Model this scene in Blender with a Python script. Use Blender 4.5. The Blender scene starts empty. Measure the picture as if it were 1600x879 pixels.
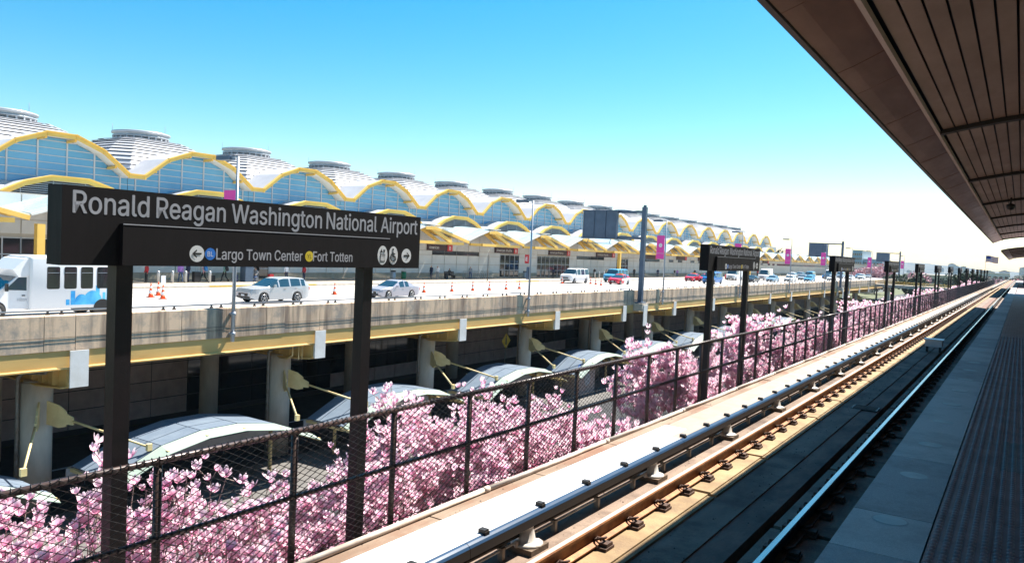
import bpy, bmesh, math, random
from mathutils import Vector, Matrix
RND = random.Random(11)
sc = bpy.context.scene
COL = sc.collection
PI = math.pi

# ---------------------------------------------------------------- camera
F_PX, VPX, VPY, ROLL = 1200.0, 1597.0, 427.0, math.radians(2.65)
_dx, _dy = VPX - 800.0, VPY - 439.5
_ux = _dx*math.cos(ROLL) + _dy*math.sin(ROLL)
_uy = -_dx*math.sin(ROLL) + _dy*math.cos(ROLL)
PITCH = math.atan(-_uy/F_PX)
YAW = math.atan2(_ux, F_PX/math.cos(PITCH))
_f0 = Vector((-math.sin(YAW), math.cos(YAW), 0)); _r0 = Vector((math.cos(YAW), math.sin(YAW), 0)); _u0 = Vector((0, 0, 1))
_fw = _f0*math.cos(PITCH) - _u0*math.sin(PITCH)
_up = _f0*math.sin(PITCH) + _u0*math.cos(PITCH)
_rt = _r0*math.cos(ROLL) + _up*math.sin(ROLL)
_u2 = -_r0*math.sin(ROLL) + _up*math.cos(ROLL)
CAM = Vector((0, 0, 2.75))
cam = bpy.data.cameras.new('camera'); cam_o = bpy.data.objects.new('camera', cam); COL.objects.link(cam_o)
cam.sensor_width = 36.0; cam.lens = 36.0*F_PX/1600.0; cam.clip_start = 0.05; cam.clip_end = 20000
_m = Matrix((( _rt.x, _u2.x, -_fw.x, CAM.x), (_rt.y, _u2.y, -_fw.y, CAM.y), (_rt.z, _u2.z, -_fw.z, CAM.z), (0, 0, 0, 1)))
cam_o.matrix_world = _m
sc.camera = cam_o

# ---------------------------------------------------------------- sky, sun, exposure
SUN = Vector((0.14, 0.68, 1.0)).normalized()
elev = math.asin(SUN.z); azim = math.atan2(SUN.x, SUN.y)
w = bpy.data.worlds.new('World'); sc.world = w; w.use_nodes = True
nt = w.node_tree; bg = nt.nodes['Background']
sky = nt.nodes.new('ShaderNodeTexSky'); sky.sky_type = 'NISHITA'; sky.sun_disc = False
sky.sun_elevation = elev; sky.sun_rotation = azim; sky.altitude = 10; sky.air_density = 1.0; sky.dust_density = 0.35; sky.ozone_density = 1.0
hs = nt.nodes.new('ShaderNodeHueSaturation'); hs.inputs['Hue'].default_value = 0.484; hs.inputs['Saturation'].default_value = 1.58
nt.links.new(sky.outputs[0], hs.inputs['Color']); nt.links.new(hs.outputs[0], bg.inputs[0])
bg.inputs[1].default_value = 0.066
sl = bpy.data.lights.new('sun', 'SUN'); sl.energy = 5.0; sl.angle = math.radians(0.5); sl.color = (1.0, 0.94, 0.85)
so = bpy.data.objects.new('sun', sl); COL.objects.link(so); so.rotation_euler = SUN.to_track_quat('Z', 'Y').to_euler()
sc.view_settings.view_transform = 'Standard'; sc.view_settings.look = 'None'; sc.view_settings.gamma = 1.0
sc.view_settings.exposure = 1.48
sc.render.engine = 'CYCLES'
sc.cycles.max_bounces = 6; sc.cycles.transparent_max_bounces = 8
sc.cycles.use_denoising = True

# ---------------------------------------------------------------- helpers
class MB:
    def __init__(s): s.v = []; s.f = []; s.m = []; s.s = []
    def add(s, vs, fs, mi=0, sm=False):
        b = len(s.v); s.v += [tuple(p) for p in vs]
        for f in fs: s.f.append([i+b for i in f]); s.m.append(mi); s.s.append(sm)
        return s
    def box(s, x0, x1, y0, y1, z0, z1, mi=0):
        if x0 > x1: x0, x1 = x1, x0
        if y0 > y1: y0, y1 = y1, y0
        if z0 > z1: z0, z1 = z1, z0
        return s.add([(x0,y0,z0),(x1,y0,z0),(x1,y1,z0),(x0,y1,z0),(x0,y0,z1),(x1,y0,z1),(x1,y1,z1),(x0,y1,z1)],
              [(0,3,2,1),(4,5,6,7),(0,1,5,4),(1,2,6,5),(2,3,7,6),(3,0,4,7)], mi)
    def cbox(s, c, d, mi=0, rz=0):
        hx, hy, hz = d[0]/2, d[1]/2, d[2]/2; ca, sa = math.cos(rz), math.sin(rz)
        vs = [(c[0]+x*ca-y*sa, c[1]+x*sa+y*ca, c[2]+z) for z in (-hz, hz) for x, y in ((-hx,-hy),(hx,-hy),(hx,hy),(-hx,hy))]
        return s.add(vs, [(0,3,2,1),(4,5,6,7),(0,1,5,4),(1,2,6,5),(2,3,7,6),(3,0,4,7)], mi)
    def quad(s, *p, mi=0): return s.add(p, [tuple(range(len(p)))], mi)
    def beam(s, p, q, w, h, mi=0, up=(0,0,1)):
        p, q = Vector(p), Vector(q); d = (q-p).normalized(); u = Vector(up)
        r = d.cross(u)
        if r.length < 1e-4: r = d.cross(Vector((1,0,0)))
        r.normalize(); u = r.cross(d); r *= w/2; u *= h/2
        vs = [p-r-u, p+r-u, p+r+u, p-r+u, q-r-u, q+r-u, q+r+u, q-r+u]
        return s.add(vs, [(0,1,2,3),(7,6,5,4),(0,4,5,1),(1,5,6,2),(2,6,7,3),(3,7,4,0)], mi)
    def tube(s, pts, r, n=6, mi=0, caps=True, sm=True):
        pts = [Vector(p) for p in pts]; k = len(pts); rs = r if isinstance(r, (list, tuple)) else [r]*k
        ref = None; rings = []
        for i, p in enumerate(pts):
            d = (pts[min(i+1, k-1)] - pts[max(i-1, 0)]).normalized()
            if ref is None:
                ref = Vector((0,0,1)) if abs(d.z) < .9 else Vector((1,0,0))
            a = d.cross(ref)
            if a.length < 1e-5: a = d.cross(Vector((.3,.9,.1)))
            a.normalize(); b = a.cross(d); ref = b
            rings.append([p + a*(math.cos(2*PI*j/n)*rs[i]) + b*(math.sin(2*PI*j/n)*rs[i]) for j in range(n)])
        return s.loft(rings, caps, mi, sm)
    def loft(s, rings, caps=True, mi=0, sm=False, closed=True):
        n = len(rings[0]); vs = [p for r in rings for p in r]; fs = []
        for i in range(len(rings)-1):
            for j in range(n if closed else n-1):
                a = i*n+j; b = i*n+(j+1) % n; fs.append((a, b, b+n, a+n))
        b0 = len(s.v); s.add(vs, fs, mi, sm)
        if caps and closed:
            s.f.append([b0+j for j in range(n-1, -1, -1)]); s.m.append(mi); s.s.append(False)
            s.f.append([b0+(len(rings)-1)*n+j for j in range(n)]); s.m.append(mi); s.s.append(False)
        return s
    def cyl(s, p, q, r0, r1=None, n=10, mi=0, caps=True, sm=True):
        return s.tube([p, q], [r0, r0 if r1 is None else r1], n, mi, caps, sm)
    def lathe(s, c, prof, n=12, mi=0, sm=True):
        return s.loft([[(c[0]+r*math.cos(2*PI*j/n), c[1]+r*math.sin(2*PI*j/n), c[2]+z) for j in range(n)] for r, z in prof], True, mi, sm)
    def prism(s, poly, axis, a0, a1, mi=0):
        def P(p, a): return (a, p[0], p[1]) if axis == 'x' else (p[0], a, p[1]) if axis == 'y' else (p[0], p[1], a)
        n = len(poly); vs = [P(p, a0) for p in poly] + [P(p, a1) for p in poly]
        fs = [tuple(range(n-1, -1, -1)), tuple(range(n, 2*n))] + [(i, (i+1) % n, (i+1) % n+n, i+n) for i in range(n)]
        return s.add(vs, fs, mi)
    def mesh(s, name, mats):
        me = bpy.data.meshes.new(name); me.from_pydata(s.v, [], s.f)
        me.polygons.foreach_set('material_index', s.m); me.polygons.foreach_set('use_smooth', s.s)
        for m in (mats if isinstance(mats, (list, tuple)) else [mats]): me.materials.append(m)
        me.update(); return me
    def build(s, name, mats, parent=None, world=True):
        o = bpy.data.objects.new(name, s.mesh(name, mats)); COL.objects.link(o)
        if parent is not None: par(o, parent)
        return o
def par(o, p):
    o.parent = p
    if 'base' in p: o.matrix_parent_inverse = Matrix.Translation(-Vector(p['base'])) if p.get('inv', 1) else Matrix()
def obj(name, me, parent=None, loc=None, rz=0.0):
    o = bpy.data.objects.new(name, me); COL.objects.link(o)
    if loc is not None: o.location = loc
    if rz: o.rotation_euler = (0, 0, rz)
    if parent is not None: par(o, parent)
    return o
BASES = []
def empty(name, loc=(0,0,0), proto=False):
    """an Empty at a thing's base; world-space children are re-based to it"""
    o = bpy.data.objects.new(name, None); COL.objects.link(o); o.location = loc; o.empty_display_size = .3
    if any(loc): o['base'] = [float(c) for c in loc]; BASES.append(o)
    return o
def tag(o, label=None, cat=None, group=None, kind=None):
    if label: o['label'] = label
    if cat: o['category'] = cat
    if group: o['group'] = group
    if kind: o['kind'] = kind
    return o
def copy_tree(o, parent=None):
    c = o.copy(); COL.objects.link(c); c.parent = parent
    if parent is not None: c.matrix_parent_inverse = o.matrix_parent_inverse.copy()
    for ch in list(o.children): copy_tree(ch, c)
    return c
def struct(o): o['kind'] = 'structure'; return o

def mat(name, c, c2=None, scale=3.0, rough=0.6, metal=0.0, bump=0.0, bscale=60.0, stretch=(1,1,1), lo=.35, hi=.65, c3=None, s3=.4, detail=6, spec=.5):
    m = bpy.data.materials.new(name); m.use_nodes = True; t = m.node_tree; N = t.nodes; L = t.links; b = N['Principled BSDF']
    b.inputs['Base Color'].default_value = (*c, 1); b.inputs['Roughness'].default_value = rough; b.inputs['Metallic'].default_value = metal
    b.inputs['Specular IOR Level'].default_value = spec
    if c2 is None and not bump: return m
    g = N.new('ShaderNodeNewGeometry'); mp = N.new('ShaderNodeMapping'); mp.inputs['Scale'].default_value = stretch
    L.new(g.outputs['Position'], mp.inputs['Vector'])
    if c2 is not None:
        n = N.new('ShaderNodeTexNoise'); n.inputs['Scale'].default_value = scale; n.inputs['Detail'].default_value = detail; n.inputs['Roughness'].default_value = .62
        L.new(mp.outputs[0], n.inputs['Vector'])
        r = N.new('ShaderNodeValToRGB'); r.color_ramp.elements[0].position = lo; r.color_ramp.elements[1].position = hi
        r.color_ramp.elements[0].color = (*c2, 1); r.color_ramp.elements[1].color = (*c, 1)
        L.new(n.outputs['Fac'], r.inputs[0]); out = r.outputs[0]
        if c3 is not None:
            n3 = N.new('ShaderNodeTexNoise'); n3.inputs['Scale'].default_value = s3; n3.inputs['Detail'].default_value = 8; n3.inputs['Roughness'].default_value = .7
            L.new(g.outputs['Position'], n3.inputs['Vector'])
            r3 = N.new('ShaderNodeValToRGB'); r3.color_ramp.elements[0].position = .48; r3.color_ramp.elements[1].position = .66
            L.new(n3.outputs['Fac'], r3.inputs[0])
            mx = N.new('ShaderNodeMix'); mx.data_type = 'RGBA'; mx.inputs[7].default_value = (*c3, 1)
            L.new(r3.outputs[0], mx.inputs[0]); L.new(out, mx.inputs[6]); out = mx.outputs[2]
        L.new(out, b.inputs['Base Color'])
        rr = N.new('ShaderNodeMapRange'); rr.inputs[3].default_value = min(1, rough+.12); rr.inputs[4].default_value = max(.05, rough-.1)
        L.new(n.outputs['Fac'], rr.inputs[0]); L.new(rr.outputs[0], b.inputs['Roughness'])
    if bump:
        n2 = N.new('ShaderNodeTexNoise'); n2.inputs['Scale'].default_value = bscale; n2.inputs['Detail'].default_value = 4
        L.new(mp.outputs[0], n2.inputs['Vector'])
        bp = N.new('ShaderNodeBump'); bp.inputs['Strength'].default_value = bump; bp.inputs['Distance'].default_value = .02
        L.new(n2.outputs['Fac'], bp.inputs['Height']); L.new(bp.outputs[0], b.inputs['Normal'])
    return m
_pc = {}
def flat(name, c, rough=.5, metal=0.0, spec=.5):
    k = (name,)
    if k not in _pc: _pc[k] = mat(name, c, rough=rough, metal=metal, spec=spec)
    return _pc[k]
def glassy(name, c, rough=.06, metal=.0, spec=.9): return mat(name, c, rough=rough, metal=metal, spec=spec)

M = {}
M['slab'] = mat('track_concrete', (.26,.185,.135), (.15,.10,.073), 1.1, .85, bump=.5, bscale=45, stretch=(2.2,.55,1), c3=(.085,.052,.036), s3=1.0)
M['ledge'] = mat('ledge_concrete', (.31,.235,.175), (.19,.125,.085), 1.5, .85, bump=.5, bscale=40, stretch=(3,.4,1), c3=(.20,.10,.06), s3=.9)
M['plinth'] = mat('plinth_concrete', (.38,.265,.13), (.24,.16,.08), 1.6, .85, bump=.3, bscale=40, c3=(.2,.13,.07), s3=2.2)
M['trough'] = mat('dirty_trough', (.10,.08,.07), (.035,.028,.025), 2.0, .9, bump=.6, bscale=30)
M['rust_strip'] = mat('rusty_channel', (.26,.14,.10), (.11,.065,.05), 2.2, .9, bump=.5, bscale=30, stretch=(1,.4,1))
M['rail_rust'] = mat('rail_rust', (.30,.125,.035), (.16,.06,.022), 7, .55, .35, bump=.15, bscale=80)
M['rail_sunlit'] = mat('rail_sunlit_band', (.70,.52,.40), (.58,.40,.29), 3, .42, .35, stretch=(6,.3,1))  # worn running band of the sunny rail, warm sunlight put into its colour
M['lowwalk'] = mat('lower_pavement_concrete', (.15,.14,.13), (.10,.095,.09), .6, .85)
M['rail_top'] = mat('rail_running_band', (.62,.58,.54), (.5,.45,.4), 3, .22, .9, stretch=(6,.3,1))
M['steel_dark'] = mat('dark_steel', (.045,.04,.038), (.025,.022,.02), 9, .5, .6, bump=.1)
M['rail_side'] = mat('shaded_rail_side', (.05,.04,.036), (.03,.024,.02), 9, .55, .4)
M['fastener'] = mat('fastener_iron', (.10,.05,.032), (.05,.028,.02), 20, .7, .3, bump=.2)
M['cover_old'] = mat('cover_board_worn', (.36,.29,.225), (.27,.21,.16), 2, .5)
M['cover_face'] = mat('cover_sky_blue', (.020,.055,.115), (.014,.04,.085), 3, .3, spec=.4)  # blue base colour paints the sky's reflection onto the dark cover
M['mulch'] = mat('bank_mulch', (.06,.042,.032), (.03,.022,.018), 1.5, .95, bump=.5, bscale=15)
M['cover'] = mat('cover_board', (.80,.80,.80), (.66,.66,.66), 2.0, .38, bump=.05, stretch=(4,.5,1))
M['porcelain'] = mat('insulator_porcelain', (.62,.60,.56), (.42,.38,.33), 8, .35)
M['wood_block'] = mat('insulator_block', (.16,.11,.07), (.08,.055,.035), 9, .85, bump=.3)
M['pipe'] = mat('conduit_paint', (.66,.60,.53), (.42,.33,.26), 3, .6, bump=.1, stretch=(3,.6,1))
M['fence'] = mat('fence_brown', (.085,.052,.045), (.05,.032,.028), 12, .32, .1)
M['wire_far'] = mat('fence_wire_glint', (.085,.08,.09), rough=.3, metal=.5)  # far wire is greyer, with sun highlights put into its colour
M['wire'] = mat('fence_wire', (.022,.016,.015), rough=.42, metal=.2)
M['signbox'] = mat('sign_brown', (.010,.0075,.0085), (.007,.0055,.006), 3, .6, bump=.04, stretch=(3,3,.6), spec=.2)
M['signpost'] = mat('sign_post_paint', (.016,.011,.012), (.010,.008,.0085), 5, .4, bump=.08, bscale=40, spec=.25)
M['letter'] = mat('sign_letter', (.36,.36,.39), rough=.5)
M['letter_white'] = mat('sign_symbol_white', (.62,.62,.62), rough=.5)
M['granite2'] = mat('granite_edge_dark', (.33,.325,.335), (.24,.235,.245), 150, .6, bump=.15, bscale=200, c3=(.20,.19,.19), s3=2.2, detail=2)
M['granite'] = mat('granite_edge', (.42,.415,.42), (.31,.305,.31), 160, .55, bump=.15, bscale=200, c3=(.25,.245,.25), s3=1.4, detail=2)
M['tile'] = mat('tactile_tile', (.21,.125,.13), (.15,.09,.095), 4, .5, bump=.1)
M['tile_grey'] = mat('tactile_tile_grey', (.16,.135,.14), (.12,.10,.105), 5, .55, bump=.1)
M['lens'] = mat('edge_light_lens', (.30,.36,.38), (.24,.30,.32), 9, .45)
M['lens_ring'] = mat('edge_light_ring', (.24,.25,.26), rough=.5)
M['canopy_panel'] = mat('canopy_fascia', (.25,.125,.075), (.17,.085,.053), 1.2, .38, metal=.2, stretch=(2,.6,1))
M['canopy_slat'] = mat('canopy_slat', (.31,.205,.15), (.23,.15,.11), 1.4, .5, stretch=(1,.35,1))
M['canopy_dark'] = mat('canopy_dark', (.018,.013,.012), rough=.6)
M['canopy_trim'] = mat('canopy_trim', (.36,.27,.225), rough=.5)
M['asphalt'] = mat('asphalt', (.04,.041,.045), (.026,.027,.03), 1.5, .9, bump=.2)
M['road'] = mat('road_concrete', (.45,.43,.41), (.34,.325,.31), .35, .8, bump=.08, stretch=(1,.12,1), c3=(.36,.345,.33), s3=.12)
M['sidewalk'] = mat('sidewalk_concrete', (.40,.35,.29), (.31,.27,.22), .8, .85, bump=.1)
M['joint'] = mat('joint_dark', (.10,.09,.08), rough=.9)
M['curb_yellow'] = mat('curb_yellow', (.62,.40,.06), (.45,.30,.07), 4, .7)
M['grass'] = mat('bare_grass', (.10,.12,.045), (.07,.075,.035), .7, .95, bump=.4, bscale=12)
M['parapet'] = mat('parapet_concrete', (.76,.55,.375), (.27,.19,.14), .85, .88, bump=.25, bscale=30, stretch=(1.8,1.8,.16), lo=.36, hi=.56, c3=(.36,.30,.25), s3=.8)
M['cap'] = mat('parapet_cap', (.62,.55,.46), (.45,.38,.31), 2, .85)
M['girder'] = mat('girder_yellow', (.72,.47,.17), (.62,.39,.13), .7, .5, stretch=(1,.5,2))
M['girder_pale'] = mat('steel_pale_yellow', (.82,.64,.32), (.70,.53,.25), 2, .5)
M['end_plate'] = mat('end_plate_white', (.84,.83,.81), (.74,.72,.68), 1.6, .5)
M['column'] = mat('column_concrete', (.68,.57,.46), (.50,.41,.32), 1.2, .85, bump=.15, stretch=(1,1,.3))
M['drain'] = mat('drain_pipe', (.30,.28,.25), (.2,.17,.14), 4, .5, .3)
M['brick_low'] = mat('lower_wall_panel', (.55,.41,.36), (.44,.32,.275), 1.4, .8)
M['dark_glass'] = glassy('dark_glass', (.012,.016,.02))
M['frame_dark'] = mat('dark_frame', (.045,.04,.038), rough=.5)
M['lowglass'] = mat('shell_panel', (.20,.25,.31), (.155,.20,.26), 1.2, .35, spec=.5)
M['lowglass_edge'] = mat('shell_glass_edge', (.38,.46,.39), (.32,.40,.34), 1.5, .25, spec=.5)
M['yellow'] = mat('arch_yellow', (.82,.53,.12), (.77,.47,.09), .8, .45)
M['yellow_pale'] = mat('arch_yellow_pale', (.82,.60,.22), rough=.5)
M['soffit'] = mat('arch_soffit', (.76,.73,.66), (.68,.64,.56), 1, .6)
M['roofwhite'] = mat('roof_white', (.52,.52,.54), (.43,.43,.455), .6, .42)
M['roofgrey'] = mat('roof_shadow_gap', (.24,.24,.27), rough=.7)  # dark grey stands for the shaded risers between shingle courses
M['cupola'] = mat('cupola_metal', (.46,.49,.52), (.38,.41,.44), 1.5, .4, .3)
M['winblue'] = mat('window_blue', (.15,.42,.66), (.10,.34,.57), .16, .15, spec=.6)
M['mullion'] = mat('mullion_grey', (.56,.57,.60), rough=.45)
M['louver'] = mat('louver_grey', (.26,.30,.35), rough=.5)
M['wallpanel'] = mat('facade_panel', (.70,.69,.68), (.63,.62,.61), .7, .45)
M['wallframe'] = mat('facade_frame', (.50,.44,.37), rough=.55)
M['wallbase'] = mat('facade_base', (.40,.35,.28), (.31,.27,.21), 1.5, .85)
M['canglass'] = mat('canopy_glass', (.46,.58,.62), (.40,.51,.55), .8, .16, spec=.8)
M['canwhite'] = mat('canopy_white', (.70,.70,.66), rough=.5)
M['brownsign'] = mat('facade_sign_brown', (.055,.018,.02), rough=.5)
M['redsign'] = mat('facade_sign_red', (.62,.02,.03), rough=.45)
M['white'] = mat('white_paint', (.80,.80,.80), rough=.4)
M['black'] = mat('black_paint', (.012,.012,.013), rough=.45)
M['rubber'] = mat('tyre_rubber', (.018,.018,.018), rough=.8)
M['chrome'] = mat('bright_metal', (.6,.6,.6), rough=.2, metal=1.0)
M['alloy'] = mat('alloy_rim', (.50,.50,.51), rough=.3, metal=.7)
M['lampgrey'] = mat('lamp_grey', (.42,.45,.50), (.36,.39,.44), 3, .4, .4)
M['gantry'] = mat('gantry_blue_grey', (.085,.125,.19), (.065,.10,.155), 1.5, .45, .2)
M['banner'] = mat('banner_pink', (.92,.07,.42), rough=.7)
M['cone'] = mat('cone_orange', (.85,.11,.02), rough=.5)
M['bollard'] = mat('bollard_grey', (.45,.46,.47), rough=.35, metal=.4)
M['skin'] = mat('skin', (.50,.30,.21), rough=.6)
M['hair'] = mat('hair', (.03,.02,.015), rough=.7)
M['bark'] = mat('magnolia_bark', (.34,.29,.25), (.2,.165,.14), 8, .9, bump=.3)
M['headlight'] = glassy('headlight_glass', (.55,.58,.6), .1)
M['taillight'] = glassy('taillight_red', (.45,.015,.012), .15)
M['carglass'] = glassy('car_glass', (.02,.055,.08), .05)

# ================================================================ SETTING
ORD = ['first','second','third','fourth','fifth','sixth','seventh','eighth','ninth','tenth','eleventh','twelfth','thirteenth','fourteenth','fifteenth','sixteenth','seventeenth','eighteenth','nineteenth','twentieth']
GZ = -9.9
struct(MB().quad((-6000,-3000,GZ),(6000,-3000,GZ),(6000,9000,GZ),(-6000,9000,GZ)).build('ground', M['grass']))
struct(MB().quad((-47.9,-60,GZ+.004),(-14,-60,GZ+.004),(-14,420,GZ+.004),(-47.9,420,GZ+.004)).build('lower_road', M['asphalt']))
lowwalk = struct(MB().box(-34.6,-29.4,-30,260,GZ,GZ+.14).build('lower_pavement', M['lowwalk']))

# hills far behind, a rolling ridge
def hills():
    b = MB(); rows = []
    rr = random.Random(5); ph = [rr.uniform(0, 6.28) for _ in range(8)]
    for d, k in ((1500, 0), (2100, .55), (2700, 1.0), (3300, .9), (4200, 0)):
        r = []
        for i in range(160):
            a = math.radians(-75 + i*150/159)
            h = 40 + 12*math.sin(a*3+ph[0]) + 7*math.sin(a*9+ph[1]) + 4*math.sin(a*23+ph[2]) + 2.5*math.sin(a*61+ph[3]) - 26*max(0, math.sin(a+.08))
            r.append((d*math.sin(a), d*math.cos(a), GZ - 2 + max(2, h)*k + (2.0*math.sin(a*140+ph[4]+d) if k > .4 else 0)))
        rows.append(r)
    for r in rows: pass
    b.loft(rows, False, 0, True, closed=False)
    m = mat('hill_hazy_woods', (.035,.065,.085), (.02,.042,.06), .012, .95, c3=(.11,.115,.12), s3=.02)  # woods tinted blue, so distance haze is partly in the colour
    return struct(b.build('hills', m))
hills()

# ---------------------------------------------------------------- trackbed
Y0, Y1 = -8.0, 330.0
slab = struct(MB().box(-4.93,-2.41,Y0,Y1,-.6,0).build('trackbed', M['slab']))
b = MB().box(-2.409,-2.12,Y0,Y1,-.6,-.02); b.build('drain_strip', M['rust_strip'], slab)
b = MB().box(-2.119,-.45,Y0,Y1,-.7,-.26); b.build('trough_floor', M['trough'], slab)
b = MB()
for i in range(170):
    y = Y0 + i*2.0; e = RND.uniform(-.006,.006)
    b.prism([(-4.925,-.001),(-4.30,-.001),(-4.30,.016+e),(-4.925,.024+e)], 'y', y+.008, y+1.992)
o = b.build('cable_ledge', M['ledge'], slab); o['kind'] = 'stuff'
# plinths under both rails
pm = []
for ln in (3.35, 2.05):
    c = MB(); n = 3
    c.prism([(-.11,.0),(.375,.0),(.375,.026),(.30,.026),(.30,.045),(-.11,.045)], 'y', 0, ln); pm.append(c.mesh('plinth', M['plinth']))
y = -5.9; i = 0
while y < 118:
    k = 0 if i % 2 == 0 else 1
    o = obj('plinth', pm[k], slab, (-3.16, y, 0)); y += (3.35, 2.05)[k] + .09; i += 1
MB().box(-3.56,-2.80,118,Y1,0,.045).build('plinth', M['plinth'], slab)
b = MB()
y = Y0
pl2 = MB().box(-.28,.30,0,2.7,-.28,.035).mesh('plinth', M['slab'])
y = -5.9
while y < 118: obj('plinth', pl2, slab, (-1.70, y, 0)); y += 2.8
MB().box(-1.98,-1.40,118.1,Y1,-.28,.035).build('plinth', M['slab'], slab)
# drain grate beside the trough
gr = empty('drain_grate', (-2.38,16.2,0)); tag(gr, 'small square cast iron drain grate set in the trackbed between the rails', 'drain')
MB().box(-2.60,-2.14,16.0,16.45,-.05,.008).build('frame', M['steel_dark'], gr)
for k in range(6): MB().box(-2.57,-2.17,16.04+k*.068,16.075+k*.068,.009,.016).build('bar', M['fastener'], gr)

# ---------------------------------------------------------------- running rails
def rail_prof(): return [(-.07,0),(.07,0),(.07,.012),(.012,.03),(.010,.115),(.034,.128),(.036,.155),(.028,.165),(-.028,.165),(-.036,.155),(-.034,.128),(-.010,.115),(-.012,.03),(-.07,.012)]
def e_clip():
    c = MB()
    pts = [(.02,.05,.03),(.07,.05,.045),(.11,.03,.075),(.115,-.01,.085),(.085,-.045,.08),(.04,-.05,.055),(.015,-.02,.045),(.03,.01,.06),(.08,.005,.062)]
    c.tube(pts, .0125, 6); return c
def fastener_meshes():
    p = MB().box(-.17,.17,-.085,.085,0,.028)
    for s in (-1, 1): p.box(s*.075,s*.16,-.05,.05,.028,.062)
    for s in (-1, 1): p.cyl((s*.145,.066,.028),(s*.145,.066,.055),.016,n=6)
    c1 = e_clip(); c2 = MB(); c2.add([(-x,-y,z) for x, y, z in c1.v], [f[::-1] for f in c1.f], 0, True)
    return p.mesh('base_plate', M['fastener']), c1.mesh('clip', M['fastener']), c2.mesh('clip', M['fastener']), p, c1, c2
FM = fastener_meshes()
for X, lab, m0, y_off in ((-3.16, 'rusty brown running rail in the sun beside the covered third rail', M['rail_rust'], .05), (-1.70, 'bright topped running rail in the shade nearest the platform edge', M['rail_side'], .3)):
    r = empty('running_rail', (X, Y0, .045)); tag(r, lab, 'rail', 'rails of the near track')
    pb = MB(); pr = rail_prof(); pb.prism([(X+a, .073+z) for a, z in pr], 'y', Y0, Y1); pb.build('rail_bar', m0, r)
    MB().box(X-.024,X+.024,Y0,Y1,.2382,.2396).build('running_band', M['rail_sunlit'] if X < -3 else M['rail_top'], r)
    k = 0; y = y_off - 2.8
    st = MB()
    while y < 150:
        if y < 62:
            p = obj('fastener', FM[0], r, (X, y, .045))
            obj('clip', FM[1], p, (0,0,.02)); obj('clip', FM[2], p, (0,0,.02))
        else: st.cbox((X, y, .075), (.30,.12,.06))
        y += .70
    o = st.build('far_fasteners', M['fastener'], r); o['kind'] = 'stuff'

# ---------------------------------------------------------------- third rail
tr = empty('third_rail', (-3.62, Y0, 0)); tag(tr, 'third rail under a white cover board on white insulators beside the rusty rail', 'third rail')
segs = [(-8,5.0),(5.006,9.75),(9.756,22.3),(22.31,37.4),(37.41,60),(60.01,100),(100.01,Y1)]
for a, c in segs:
    cb0 = MB().prism([(-3.80,.30),(-3.657,.326),(-3.657,.345),(-3.80,.345)], 'y', a, c).build('cover_top', M['cover'] if a < 9 else M['cover_old'], tr)  # newer white board near the camera, its white also standing for sun glare
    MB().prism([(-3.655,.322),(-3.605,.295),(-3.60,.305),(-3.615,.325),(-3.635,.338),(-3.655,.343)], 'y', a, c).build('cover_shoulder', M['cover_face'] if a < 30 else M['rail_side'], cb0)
    MB().prism([(-3.606,.225),(-3.596,.225),(-3.598,.304),(-3.608,.294)], 'y', a, c).build('cover_skirt', M['black'], cb0)
MB().prism([(-3.80,.12),(-3.70,.12),(-3.70,.14),(-3.735,.15),(-3.735,.21),(-3.715,.22),(-3.715,.27),(-3.785,.27),(-3.785,.22),(-3.765,.21),(-3.765,.15),(-3.80,.14)], 'y', Y0, Y1).build('conductor_rail', M['steel_dark'], tr)
MB().tube([(-3.70,Y0,.085),(-3.70,120,.085)], .012, 6).build('cable_rod', M['porcelain'], tr)
hang = MB().box(-.05,.02,-.03,.03,-.03,.045).box(.02,.028,-.03,.03,-.06,.03).mesh('cover_clip', M['steel_dark'])
foot = MB().box(-.026,.026,-.022,.022,.0,.10).box(-.03,.03,-.028,.028,.10,.115).mesh('rod_bracket', M['drain'])
y = 4.36 - .92*8; far = MB()
while y < 140:
    if y < 70:
        obj('cover_clip', hang, tr, (-3.655, y, .335)); obj('rod_bracket', foot, tr, (-3.69, y+.32, 0))
    else:
        far.box(-3.70,-3.62,y-.05,y+.05,.32,.39)
    y += .92
o = far.build('far_clips', M['steel_dark'], tr); o['kind'] = 'stuff'
ins = MB().lathe((0,0,.08), [(.15,0),(.155,.018),(.12,.028),(.085,.04),(.066,.13),(.058,.16),(.062,.165),(.062,.185),(.03,.19)], 14).mesh('insulator', M['porcelain'])
for sx in (-1,):
    pass
blk = MB().box(-.20,.15,-.15,.15,.03,.085).mesh('base_block', M['wood_block'])
lug = MB().box(-.03,.03,-.03,.03,0,.11).cyl((.1,.12,-.14),(.1,.12,-.08),.02,n=6).cyl((.1,-.12,-.14),(.1,-.12,-.08),.02,n=6).mesh('lug', M['pipe'])
y = 5.97 - 2.88*4
while y < 130:
    i_ = obj('insulator', ins, tr, (-3.66, y, -.03)); obj('base_block', blk, i_, (0,0,0)); obj('lug', lug, i_, (-.12,-.02,.22))
    y += 2.88

# white board lying along the ledge
wb = empty('white_board', (-4.4, 2, .03)); tag(wb, 'long white board lying along the ledge between the conduit and the third rail', 'board')
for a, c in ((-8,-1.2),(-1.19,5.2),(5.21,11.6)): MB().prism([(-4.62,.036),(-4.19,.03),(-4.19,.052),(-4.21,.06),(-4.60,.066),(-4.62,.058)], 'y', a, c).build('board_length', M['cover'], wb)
for a, c in ((11.64,24),(24.04,48),(48.04,110)): MB().prism([(-4.60,.030),(-4.22,.026),(-4.22,.044),(-4.60,.05)], 'y', a, c).build('worn_board', M['cover_old'], wb)
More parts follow.
